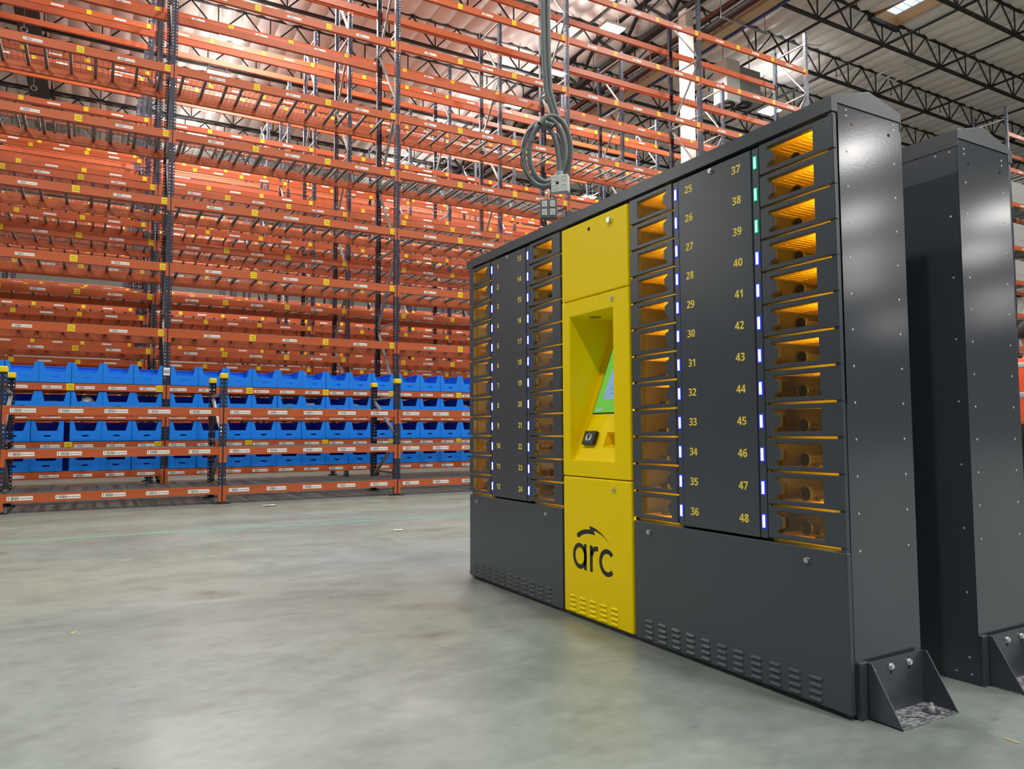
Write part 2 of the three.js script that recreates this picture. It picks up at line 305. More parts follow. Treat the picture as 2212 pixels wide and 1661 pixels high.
// perforated column: sheet steel with real holes, h high, holes every `pitch`
const postCache = {};
function postGeometry(h, pitch) {
  const key = h + '/' + pitch; if (postCache[key]) return postCache[key];
  const P = [], w = .088, d = .075, hw = .016, hh = pitch * .46;
  const quad = (a, b, c, e) => P.push(...a, ...b, ...c, ...a, ...c, ...e);
  const F = (x0, x1, y0, y1) => quad([x0, y0, 0], [x1, y0, 0], [x1, y1, 0], [x0, y1, 0]);
  const S = (x, z0, z1, y0, y1) => x > 0 ? quad([x, y0, z0], [x, y0, z1], [x, y1, z1], [x, y1, z0]) : quad([x, y0, z1], [x, y0, z0], [x, y1, z0], [x, y1, z1]);
  const xs = [-w / 2, -.035, -.035 + hw, .035 - hw, .035, w / 2];
  F(xs[0], xs[1], 0, h); F(xs[2], xs[3], 0, h); F(xs[4], xs[5], 0, h);
  const zs = [0, -.028, -.028 - hw, -d];
  for (const x of [-w / 2, w / 2]) { S(x, zs[1], zs[0], 0, h); S(x, zs[3], zs[2], 0, h); }
  for (let y = 0; y < h; y += pitch) {
    const a = y, b = Math.min(h, y + pitch - hh);
    F(xs[1], xs[2], a, b); F(xs[3], xs[4], a, b);
    for (const x of [-w / 2, w / 2]) S(x, zs[2], zs[1], a, b);
  }
  const g = new THREE.BufferGeometry(); g.setAttribute('position', new THREE.Float32BufferAttribute(P, 3)); g.computeVertexNormals();
  return postCache[key] = metreUV(g);
}
const beamCache = {};
function beamGeometry(L, bh) {
  const k = L.toFixed(3) + bh; if (beamCache[k]) return beamCache[k];
  const ch = .2, parts = [box(-L / 2, L / 2, -bh / 2, bh / 2 - .028, -.06, 0), box(-L / 2, L / 2, bh / 2 - .028, bh / 2, -.06, -.028), box(-L / 2, L / 2, bh / 2 - .03, bh / 2, -.034, 0)];
  for (const s of [-1, 1]) { parts.push(box(s > 0 ? L / 2 : -L / 2 - .036, s > 0 ? L / 2 + .036 : -L / 2, bh / 2 - ch, bh / 2 + .01, .0, .005), box(s > 0 ? L / 2 - .004 : -L / 2, s > 0 ? L / 2 : -L / 2 + .004, bh / 2 - ch, bh / 2 + .01, -.05, .005)); }
  return beamCache[k] = metreUV(merge(parts));
}
const meshCache = {};
function deckMesh(L, D, coarse) {
  const k = L.toFixed(2) + D + coarse; if (meshCache[k]) return meshCache[k];
  const g = [], r = .0034, drop = .045, px = coarse ? .11 : .075, pz = .1;
  for (let z = -.01; z > -D; z -= pz) g.push(wire([-L / 2, 0, z], [L / 2, 0, z], r));
  for (let x = -L / 2 + .02; x < L / 2; x += px) { g.push(wire([x, .004, .004], [x, .004, -D - .004], r)); if (!coarse) g.push(wire([x, .004, -D - .006], [x, -drop, -D - .006], r)); }
  g.push(wire([-L / 2, -drop, -D - .006], [L / 2, -drop, -D - .006], r));
  return meshCache[k] = metreUV(merge(g));
}
const supCache = {};
const supportGeo = D => supCache[D] ??= metreUV(merge([box(-.022, .022, -.006, 0, -D, 0), box(-.022, -.018, -.032, 0, -D, 0), box(.018, .022, -.032, 0, -D, 0)]));
const braceCache = {};
function braceGeo(dz, dy) { const k = dz.toFixed(3) + '/' + dy.toFixed(3); return braceCache[k] ??= metreUV(bar([0, 0, 0], [0, dy, dz], .042, .03)); }
const capGeo = rb(.1, .07, .1, .012), footGeo = bg(.19, .012, .14), boltGeo = metreUV(new THREE.CylinderGeometry(.01, .01, .04, 6));

function rack(o) {
  const { z, depth: D, xs, levels, h } = o, xm = (xs[0] + xs.at(-1)) / 2;
  const R = thing('pallet_rack', o.label, 'pallet rack', [xm, 0, z - D / 2], 'orange and blue pallet rack rows');
  const pg = postGeometry(h, o.detail > 1 ? .0508 : .1016);
  for (const x of xs) {
    const f = partGroup('upright_frame', R, [x, 0, z]);
    const p1 = mesh('post', pg, mat.navy, f, [x, 0, z]), p2 = mesh('post', pg, mat.navy, f, [x, 0, z - D]); p2.rotation.y = PI;
    for (const q of [z - .035, z - D + .035]) { mesh('foot_plate', footGeo, mat.navy, f, [x, .006, q]); if (o.detail > 1) for (const s of [-1, 1]) mesh('anchor_bolt', boltGeo, mat.galv, f, [x + s * .075, .02, q]); }
    const step = o.step ?? 1.32, zb0 = z - .05, zb1 = z - D + .05, bl = [];
    let flip = false;
    for (let y = .22; y < h - .1; y += step) {
      const top = Math.min(step, h - .12 - y);
      const add = (g, px, py, pz) => o.detail > 0 ? mesh('brace', g, mat.galv, f, [px, py, pz]) : bl.push(at(g, px - x, py, pz - z));
      add(braceGeo(zb1 - zb0, 0), x, y, zb0);
      if (top > .35) { flip ? add(braceGeo(zb1 - zb0, top - .06), x + .004, y + .03, zb0) : add(braceGeo(zb0 - zb1, top - .06), x + .004, y + .03, zb1); }
      flip = !flip;
    }
    if (bl.length) mesh('bracing', merge(bl), mat.galv, f, [x, 0, z], 'stuff');
    if (o.caps) for (const q of [z - .035, z - D + .035]) mesh('end_cap', capGeo, mat.yellowCap, f, [x, h + .03, q]);
  }
  const whites = [], yellows = [];
  for (let b = 0; b + 1 < xs.length; b++) {
    const x0 = xs[b], L = xs[b + 1] - x0, xc = x0 + L / 2, bl = L - .09;
    levels.forEach((y, li) => {
      const bh = o.bh?.(li) ?? .125, geo = beamGeometry(bl, bh);
      const front = mesh('beam', geo, mat.orange, R, [xc, y, z + .001]);
      const back = mesh('beam', geo, mat.orange, R, [xc, y, z - D - .001]); back.rotation.y = PI;
      if (o.labels) o.labels(b, li, x0, L, y, (fx, yellow, w) => {
        const px = x0 + L * fx, pz = z + .0035, py = y + (yellow ? .002 : o.labelDy ?? -.006);
        if (o.detail > 1) mesh(yellow ? 'keep_clear_label' : 'location_label', yellow ? yellowPlate : w?.big ? bigPlate : whitePlate, yellow ? yellowLabel : (w?.mat ?? labelMats[(b * 3 + li + Math.round(fx * 6)) % 6]), front, [px, py, pz]);
        else (yellow ? yellows : whites).push(at(yellow ? yellowPlate : whitePlate, px, py, pz));
      });
      const dk = o.deck(li, b);
      if (dk) {
        const yd = y + bh / 2 + .004;
        if (dk > 1) {
          const d = partGroup('wire_deck', R, [xc, yd, z]);
          mesh('wire_mesh', deckMesh(bl - .02, D - .02, o.detail < 1), mat.steel, d, [xc, yd, z - .01], 'stuff');
          const ns = Math.round(bl / .3);
          for (let i = 0; i < ns; i++) mesh('support_channel', supportGeo(D - .06), mat.galv, d, [x0 + .04 + (i + .5) * bl / ns + ((i % 3) - 1) * .03, yd - .004, z - .03]);
        } else {
          const g = [deckMesh(bl - .02, D - .02, true)], ns = Math.round(bl / .3);
          for (let i = 0; i < ns; i++) g.push(at(supportGeo(D - .06), -bl / 2 + (i + .5) * bl / ns, -.004, -.02));
          const kk = 'd' + bl.toFixed(2) + D; mesh('wire_deck', meshCache[kk] ??= merge(g), mat.galv, R, [xc, yd, z - .01], 'stuff');
        }
      }
    });
  }
  if (whites.length) mesh('location_labels', merge(whites), paleLabel, R, [0, 0, 0], 'stuff');
  if (yellows.length) mesh('keep_clear_labels', merge(yellows), paleYellow, R, [0, 0, 0], 'stuff');
  return R;
}
const BX = [-6.36, -2.70, .96, 4.62, 8.28, 11.94, 15.60];
const UP = [2.44, 3.45, 4.467, 5.52, 6.55, 7.885, 8.96, 10.04], BINLV = [.343, .763, 1.18, 1.596];
const palletLabels = (b, li, x0, L, y, put) => { for (let k = 0; k < 3; k++) { put(.172 + k * .324, false); put(.337 + k * .32, true); } };
// row with the blue bins
const Z1R = -12.3, DR = 1.05;
rack({ z: Z1R, depth: DR, xs: BX.slice(1), levels: [...BINLV, ...UP], h: 11.06, bh: li => li < 4 ? .1 : .125, detail: 2, deck: li => li < 4 ? 1 : li < 9 ? 2 : 0,
  label: 'first tall orange-beamed pallet rack row, carrying blue bins on its low shelves',
  labels: (b, li, x0, L, y, put) => { if (li < 4) { if (b > 2) return; for (let k = 0; k < 9; k++) put((k + .4) / 9, false); if (li % 2) for (let k = 0; k < 3; k++) put([.328, .66, .9745][k], true); } else palletLabels(b, li, x0, L, y, put); } });
// the rows behind it
for (let r = 1; r < 8; r++) rack({ z: -12.3 - 2.87 * r, depth: DR, xs: r > 3 ? BX : BX.slice(1), levels: [.4, 1.42, ...UP], h: 10.95, detail: r < 2 ? 2 : r < 3 ? 1 : 0,
  label: `${words9[r]} tall orange-beamed pallet rack row counting back from the one with bins`,
  deck: (li, b) => li > 6 || (r === 1 && b === 4) ? 0 : r < 3 ? 2 : 1, labels: palletLabels });
// low rack in front
const ZF = -10.47, DF = 1.12, FX = [-3.365, -.925, 1.515, 3.955, 6.395], FL = [.177, .692, 1.207];
const frontMats = {};
rack({ z: ZF, depth: DF, xs: FX, levels: FL, h: 1.66, bh: () => .1, detail: 2, caps: true, step: .62, labelDy: .0, deck: li => 2,
  label: 'low empty orange pick rack with yellow post caps standing before the bins',
  labels: (b, li, x0, L, y, put) => { for (let k = 0; k < 5; k++) { const t = `CAA-03-79-${'ABC'[li]}0${5 - k}`; put(.087 + .199 * k, false, { big: true, mat: frontMats[t] ??= M({ map: locationLabel(t, li * 11 + k * 5 + 2), roughness: .5 }) }); } } });
// rack across the cross aisle, with cartons
rack({ z: -12.3, depth: DR, xs: [25.02, 28.68, 32.34], levels: [1.2, 2.4, 3.45, 4.48, 5.53, 6.63, 8.03, 9.13, 10.28], h: 11.18, detail: 1, deck: li => li > 7 ? 0 : 2,
  label: 'tall rack row across the cross aisle, past the second locker, holding grey cartons', labels: palletLabels });
for (const [x, y, w, h, lab] of [[25.6, 6.63, .9, .8, 'tall grey carton at the end post, sixth beam level'], [26.7, 6.63, .9, .6, 'low grey carton, second from the end post, sixth beam level'], [25.7, 5.53, .9, .7, 'grey carton at the end post, fifth beam level'], [26.8, 4.48, .95, .7, 'grey carton on the fourth beam level'], [25.7, 3.45, .9, .7, 'grey carton on the third beam level'], [25.7, 8.03, .95, .75, 'grey carton at the end post, seventh beam level'], [26.9, 8.03, .9, .85, 'tallest grey carton, second from the end post, seventh beam level']])
  tag(mesh('carton', merge([rb(w, h, .8, .008), at(bg(w * .9, h * .3, .012), 0, 0, .398)]), mat.carton, null, [x, y + .0625 + .006 + h / 2, -12.85]), lab + ', cross-aisle rack', 'carton', 'cartons on the far rack');

// sign 60 on the first row's post
tag(mesh('bay_sign', bg(.085, .115, .003), M({ roughness: .5, map: canvasTex(128, 160, (x, w, h) => { x.fillStyle = '#f4f4f0'; x.fillRect(0, 0, w, h); x.fillStyle = '#16181a'; x.font = 'bold 104px sans-serif'; x.textAlign = 'center'; x.textBaseline = 'middle'; x.fillText('60', 64, 84, 112); }) }), null, [.96, 1.86, Z1R + .004]), 'white bay sign reading 60 on a blue rack post', 'sign');
{ const s = scene.children.at(-1); s.geometry = new THREE.BoxGeometry(.085, .115, .003); }

// ================================================================ BLUE BINS
const BW = .392, BH = .29, BD = .6, T = .005;
const binGeo = (() => {
  const s = poly([[-BW / 2 + .008, 0], [BW / 2 - .008, 0], [BW / 2, BH], [BW / 2 - .045, BH], [BW / 2 - .082, .147], [-BW / 2 + .082, .147], [-BW / 2 + .045, BH], [-BW / 2, BH]]);
  const slot = new THREE.Path(); slot.absarc(-.033, .077, .0105, PI / 2, PI * 1.5); slot.absarc(.033, .077, .0105, -PI / 2, PI / 2); s.holes.push(slot);
  const front = new THREE.ExtrudeGeometry(s, { depth: .006, bevelEnabled: true, bevelThickness: .0015, bevelSize: .0015, bevelOffset: -.0015, bevelSegments: 1, curveSegments: 4 }).translate(0, 0, -.0075);
  const g = [front, box(-BW / 2, BW / 2, 0, T, -BD, -.004), box(-BW / 2, BW / 2, 0, BH - .02, -BD, -BD + T)];
  for (const e of [-1, 1]) { g.push(box(e > 0 ? BW / 2 - T : -BW / 2, e > 0 ? BW / 2 : -BW / 2 + T, 0, BH, -BD, -.002), box(e > 0 ? BW / 2 - .018 : -BW / 2, e > 0 ? BW / 2 : -BW / 2 + .018, BH - .016, BH, -BD, -.006)); }
  g.push(box(-BW / 2, BW / 2, BH - .036, BH - .02, -BD, -BD + .018), box(-BW / 2 + .08, BW / 2 - .08, 0.135, .147, -.016, -.004));
  return metreUV(merge(g));
})();
const shelfWord = ['lowest shelf', 'second shelf up', 'third shelf up', 'fourth shelf up'], bayWord = ['bay before post sign 60', 'bay just past post sign 60', 'bay beside the locker'];
const spotsB = [];
for (let lv = 0; lv < 4; lv++) for (let b = 0; b < 3; b++) for (let k = 0; k < 9; k++) {
  if (b === 0 && k < 3 || b === 2 && k > 4) continue;
  if (lv === 1 && b === 0 && k === 5) { }
  let x = BX[b + 1] + .05 + (k + .5) * (3.66 - .1) / 9 + rr(-.004, .004);
  if (lv < 2 && b === 0 && k < 6) x -= .07;                                   // the open gap in the two low shelves
  spotsB.push([x, BINLV[lv] + .05 + .011, lv, b, k]);
}
let binProto = null;
for (const [x, y, lv, b, k] of spotsB) {
  const o = mesh('storage_bin', binGeo, mat.bin, null, [x, y, Z1R - .005 - rr(0, .012)]);
  tag(o, `${words9[b ? k : 8 - k]} blue bin counting from ${['post sign 60 away from the locker', 'post sign 60 toward the locker', 'the rack post near the locker'][b]}, ${shelfWord[lv]}`, 'storage bin', `blue bins, ${shelfWord[lv]}, ${bayWord[b]}`);
}
// two bins that face the aisle behind, seen dark through the gaps in the low shelves
for (const lv of [0, 1]) { const o = mesh('storage_bin', binGeo, mat.bin, null, [BX[1] + .05 + 6 * .3956 - .03, BINLV[lv] + .061, Z1R - DR + .01]); o.rotation.y = PI; tag(o, `blue bin turned to the rear aisle, seen through the gap, ${shelfWord[lv]}`, 'storage bin'); }
// crumpled plastic bags lying in some bins of the third shelf
function lump(w, h, d, s) { const g = new THREE.IcosahedronGeometry(1, 3), p = g.attributes.position; for (let i = 0; i < p.count; i++) { const x = p.getX(i), y = p.getY(i), z = p.getZ(i), n = .72 + .55 * nz(x * 3 + s * 7 + 30, y * 3 + z * 2 + s + 30); p.setXYZ(i, x * n * w, Math.max(-.75, y * n) * h, z * n * d); } g.computeVertexNormals(); return metreUV(g); }
[[0, 5, .9], [0, 6, 1.25], [0, 8, .75], [1, 2, .8], [1, 3, .85], [1, 4, .9], [1, 5, 1], [1, 7, .95], [1, 8, .9], [2, 3, 1.1]].forEach(([b, k, s], i) => {
  const q = spotsB.find(v => v[2] === 2 && v[3] === b && v[4] === k); if (!q) return;
  tag(mesh('plastic_bag', lump(.13, .1 * s, .13, i + 1), mat.bag, null, [q[0], q[1] + .006 + .075 * s, Z1R - .22]), `crumpled plastic bag, ${words9[b ? k : 8 - k]} third-shelf bin from ${['post sign 60 away from the locker', 'post sign 60 toward the locker', 'the post near the locker'][b]}`, 'plastic bag', `bags in bins, ${bayWord[b]}`);
});

// ================================================================ SMART LOCKER
const font = await new FontLoader().loadAsync('fonts/droid/droid_sans_bold.typeface.json');
const fontR = await new FontLoader().loadAsync('fonts/droid/droid_sans_regular.typeface.json');
const XF = 2.135, XC = 2.165, XB = 2.517, ZN = -1.588, ZE = -4.36;      // door face, casing front, back, near end, far end
const wbox = (name, m, parent, x0, x1, y0, y1, z0, z1, r = 0) => mesh(name, r ? rb(x1 - x0, y1 - y0, z1 - z0, r) : bg(x1 - x0, y1 - y0, z1 - z0), m, parent, [(x0 + x1) / 2, (y0 + y1) / 2, (z0 + z1) / 2]);
const louverGeo = (() => {            // pressed hood, open underneath: half a capsule along z, flat end down
  const g = new THREE.CapsuleGeometry(.0085, .036, 4, 12).rotateX(PI / 2), p = g.attributes.position;
  for (let i = 0; i < p.count; i++) { const y = p.getY(i); p.setXYZ(i, Math.min(0, p.getX(i)) * .62 * (y > 0 ? 1 - .55 * y / .0085 : 1), Math.max(y, -.0062), p.getZ(i)); }
  g.computeVertexNormals(); return metreUV(g);
})();
const screwGeo = metreUV(new THREE.SphereGeometry(.0042, 10, 6, 0, 2 * PI, 0, PI / 2).scale(1, .45, 1));
const hexGeo = metreUV(merge([new THREE.CylinderGeometry(.0085, .0085, .007, 6).translate(0, .0055, 0), new THREE.CylinderGeometry(.0115, .0115, .002, 16).translate(0, .001, 0)]));
const lockGeo = metreUV(merge([new THREE.CylinderGeometry(.0095, .0115, .008, 20).translate(0, .004, 0), new THREE.CylinderGeometry(.0072, .0072, .004, 16).translate(0, .010, 0), box(-.006, .006, .011, .0135, -.0012, .0012)]));
const toFront = g => g.clone().rotateZ(PI / 2);           // +y axis -> -x
const lockFront = toFront(lockGeo);
const NUMH = .0305;
const numMat = mat.number;

function bracket(parent, zAt, dir, x0, x1) {      // angle bracket with gussets that bolts a locker end to the floor
  const w = .0045, H = .178, Lz = .13, z1 = zAt + dir * Lz, b = partGroup('floor_bracket', parent, [(x0 + x1) / 2, 0, zAt]);
  const zz = (a, c) => [Math.min(a, c), Math.max(a, c)];
  wbox('back_plate', mat.paint, b, x0, x1, 0, H, ...zz(zAt + dir * .014, zAt + dir * (.014 + w)));
  wbox('base_plate', mat.scuffed, b, x0, x1, 0, w, ...zz(zAt + dir * .014, z1));
  const tri = poly([[zAt + dir * .014, 0], [z1, 0], [z1, .006], [zAt + dir * .03, H], [zAt + dir * .014, H]]);
  for (const x of [x0 + w, x1]) mesh('gusset', metreUV(facing(tri, w)), mat.paint, b, [x, 0, 0]);
  for (let i = 0; i < 3; i++) {
    const x = x0 + .018 + i * .098, zf = zAt + dir * (.014 + w);
    wbox('slot', mat.hole, b, x - .0035, x + .0035, H - .052, H - .012, ...zz(zf, zf + dir * .0008));
    mesh('bolt', hexGeo, mat.screw, b, [x, H - .027, zf]).rotation.x = dir * PI / 2;
  }
  mesh('anchor_washer', metreUV(new THREE.CylinderGeometry(.027, .027, .004, 20)), mat.paint, b, [x1 - .075, w + .002, zAt + dir * .085]);
  mesh('anchor_bolt', metreUV(merge([new THREE.CylinderGeometry(.012, .012, .012, 6), at(new THREE.CylinderGeometry(.006, .006, .022, 8), 0, .008, 0)])), mat.screw, b, [x1 - .075, w + .01, zAt + dir * .085]);
  mesh('slot', metreUV(bg(.006, .0008, .05).clone().rotateY(.9)), mat.hole, b, [x0 + .13, w + .0005, zAt + dir * .085]);
  wbox('slot', mat.hole, b, x0 + .018, x0 + .026, w, w + .0008, ...zz(zAt + dir * .08, zAt + dir * .12));
  return b;
}
function hood(parent, xf, xr, z0, z1, m, m2) {     // pitched sheet cover; xf front eave, xr rear
  const d = Math.sign(xr - xf), xs = t => xf + d * t * Math.abs(xr - xf);
  const s = poly([[xs(0), 2.003], [xs(0), 2.054], [xs(.54), 2.113], [xs(1), 2.069], [xs(1), 2.006], [xs(.982), 2.006], [xs(.982), 2.036], [xs(.09), 2.036], [xs(.09), 2.003]]);
  const g = new THREE.ExtrudeGeometry(s, { depth: z1 - z0 - .002, bevelEnabled: true, bevelThickness: .001, bevelSize: .0015, bevelOffset: -.0015, bevelSegments: 1 }).translate(0, 0, z0 + .001);
  return mesh('hood', metreUV(g), m, parent);
}
const L = thing('asset_locker', 'dark grey tool locker bank with numbered lit compartments and yellow kiosk', 'locker', [2.34, 0, -2.97]);
{
  // casing: sides, back, roof, dividers
  mesh('side_panel', metreUV(merge([box(XC, XB - .0085, 0, 2.0325, -1.6, -1.594), box(XC, XC + .004, 0, 2.0, -1.62, -1.594), box(XB - .0085, XB, 0, 2.004, -1.6, -1.594)])), mat.gloss, L);
  mesh('side_panel', metreUV(merge([box(XC, XB, 0, 2.004, ZE, ZE + .006)])), mat.gloss, L);
  wbox('back_panel', mat.paint, L, XB - .006, XB, .01, 2.004, ZE, -1.6);
  wbox('top_panel', mat.paint, L, XC, XB, 2.02, 2.03, ZE, -1.6);
  wbox('plinth', mat.paint, L, XC, XB - .006, 0, .06, ZE + .006, -1.6);
  wbox('corner_trim', mat.paint, L, XF + .006, XC, .012, 2.0, -1.612, -1.596);
  hood(L, XF - .002, XB, -4.385, -1.592, mat.paint);
  // rivets of the end panel
  for (const x of [2.21, 2.4705]) { for (let k = 0; k < 12; k++) mesh('screw', screwGeo, mat.screw, L, [x, 1.876 - k * .1222, -1.594]).rotation.x = PI / 2; for (const y of [2.02, 2.0]) mesh('screw', screwGeo, mat.screw, L, [x + .003, y, -1.594]).rotation.x = PI / 2; }
  for (const [x, m] of [[2.242, mat.rust], [2.444, mat.hole]]) mesh('lifting_hole', metreUV(new THREE.CylinderGeometry(.006, .006, .001, 14).rotateX(PI / 2)), m, L, [x, 1.977, -1.5935]);
  bracket(L, -1.594, 1, 2.205, 2.504);
  bracket(L, ZE, -1, 2.205, 2.504);
  wbox('foot_block', mat.paint, L, 2.17, 2.215, 0, .18, -1.594, -1.578, .002);

  const rowTop = 1.989, pitch = .1209, gap = .0085;
  for (const [unit, dz] of [[0, -1.671], [1, 0]]) {
    const Z = v => v + dz, first = unit ? 25 : 1;
    // lower service panel with louvres and locks
    const lp = mesh('service_panel', rb(.024, .513, 1.084, .004), mat.paint, L, [XF + .012, .2745, Z(-2.1315)]);
    for (const z of [-2.567, -1.742]) mesh('lock', lockFront, mat.chrome, lp, [XF, .489, Z(z)]);
    for (let c = 0; c < 11; c++) for (let r = 0; r < 4; r++) mesh('louver', louverGeo, mat.paint, lp, [XF, .1015 - r * .0232, Z(-2.579 + c * .0856)]);
    // middle door, LED strips
    const md = mesh('middle_door', rb(.022, 1.446, .398, .003), mat.paint, L, [XF + .011, 1.2635, Z(-2.146)]);
    mesh('lock', lockFront, mat.chrome, md, [XF, 1.969, Z(-2.152)]);
    for (const [z0, z1] of [[-2.379, -2.348], [-1.944, -1.912]]) wbox('indicator_strip', mat.paint, L, XF + .003, XF + .024, .5405, 1.9865, Z(z0), Z(z1), .002);
    wbox('divider', mat.paint, L, XC, XB - .006, .06, 2.02, Z(-2.372), Z(-2.362));
    wbox('divider', mat.paint, L, XC, XB - .006, .06, 2.02, Z(-1.93), Z(-1.92));
    wbox('divider', mat.paint, L, XC, XB - .006, .06, 2.02, Z(-2.69), Z(-2.68));
    if (!unit) wbox('divider', mat.paint, L, XC, XB - .006, .06, 2.02, Z(-1.6), Z(-1.588));
    for (const col of [0, 1]) {
      const z0 = Z(col ? -1.909 : -2.677), z1 = Z(col ? -1.588 : -2.384);
      const c0 = Z(col ? -1.918 : -2.678), c1 = Z(col ? -1.604 : -2.374);
      // compartment linings
      wbox('compartment_back', mat.cell, L, 2.44, 2.446, .535, 1.99, c0, c1);
      wbox('compartment_side', mat.cell, L, XC + .004, 2.44, .535, 1.99, c0, c0 + .003);
      wbox('compartment_side', mat.cell, L, XC + .004, 2.44, .535, 1.99, c1 - .003, c1);
      for (let r = 0; r <= 12; r++) {
        const y = rowTop - r * pitch + (r === 12 ? .002 : 0), g = [box(XC + .002, 2.44, y - .010, y + (r ? .0165 : -.004), c0 + .003, c1 - .003), box(XC - .004, XC + .003, y - .017, y - .001, c0 + .03, c1 - .006)];
        for (let i = 0; i < 12; i++) { const zz = c0 + .03 + (c1 - c0 - .06) * i / 11; g.push(box(2.21, 2.33, y - .0114, y - .010, zz - .004, zz + .004)); }
        mesh('shelf', metreUV(merge(g)), mat.amberShelf, L);
      }
      for (let r = 0; r < 12; r++) {
        const y1 = rowTop - r * pitch, y0 = y1 - pitch + gap, n = first + col * 12 + r, yc = (y0 + y1) / 2;
        const sh = rect(z0 + .0015, z1 - .0015, y0, y1);
        const wt = y1 - .017, wb = y0 + .0165, hole = new THREE.Path();
        if (col) { const a = Z(-1.8685), m = Z(-1.844), b = Z(-1.671); [[a, wb], [b, wb], [b, wt], [a, wt], [a, wt - .011], [m, wt - .021], [m, wb + .022], [a, wb + .011]].forEach(([p, q], i) => i ? hole.lineTo(p, q) : hole.moveTo(p, q)); }
        else { const a = Z(-2.617), m = Z(-2.444), b = Z(-2.424); [[a, wb], [b, wb], [b, wb + .011], [m, wb + .022], [m, wt - .021], [b, wt - .011], [b, wt], [a, wt]].forEach(([p, q], i) => i ? hole.lineTo(p, q) : hole.moveTo(p, q)); }
        hole.closePath(); sh.holes.push(hole);
        const door = mesh('compartment_door', metreUV(facing(sh, .019, .002)), mat.paint, L, [XF + .019, 0, 0]);
        const pa = Z(col ? -1.874 : -2.622), pb = Z(col ? -1.666 : -2.419);
        mesh('window_pane', bg(.002, wt - wb + .01, pb - pa), mat.pane, door, [XF + .0175, (wt + wb) / 2, (pa + pb) / 2]);
        // the compartment's amber lamp: a strip on the side wall by the door
        const lz = c1 - .009;
        mesh('compartment_lamp', bg(.03, .07, .003), mat.amberLed, L, [XC + .03, yc + .003, lz + .004]);
        const rl = new THREE.RectAreaLight(lin(1, .78, .13), LOCKER_LED, .03, .07); rl.castShadow = true; rl.position.set(XC + .03 - 2.34, yc + .003, lz + 2.97); L.add(rl);
        // indicator and number
        const iz = Z(col ? -1.928 : -2.363), iy = 1.931 - r * pitch, green = unit && col && r < 3;
        const ind = mesh('indicator_light', rb(.0035, .054, .0205, .0015), green ? mat.ledGreenRim : mat.ledBlue, L, [XF + .0022, iy, iz]);
        mesh('light_bar', rb(.0035, .045, .0115, .0015), green ? mat.ledGreen : mat.ledWhite, ind, [XF + .0008, iy, iz]);
        const tg = new TextGeometry(String(n), { font: font, size: NUMH, depth: .0006, curveSegments: 4 }); tg.computeBoundingBox(); const bb = tg.boundingBox;
        tg.translate(-(bb.min.x + bb.max.x) / 2, -(bb.min.y + bb.max.y) / 2, 0).rotateY(-PI / 2);
        mesh('compartment_number', metreUV(tg), numMat, md, [XF - .0001, iy + .003, Z(col ? -2.021 : -2.283)]);
      }
    }
  }
}
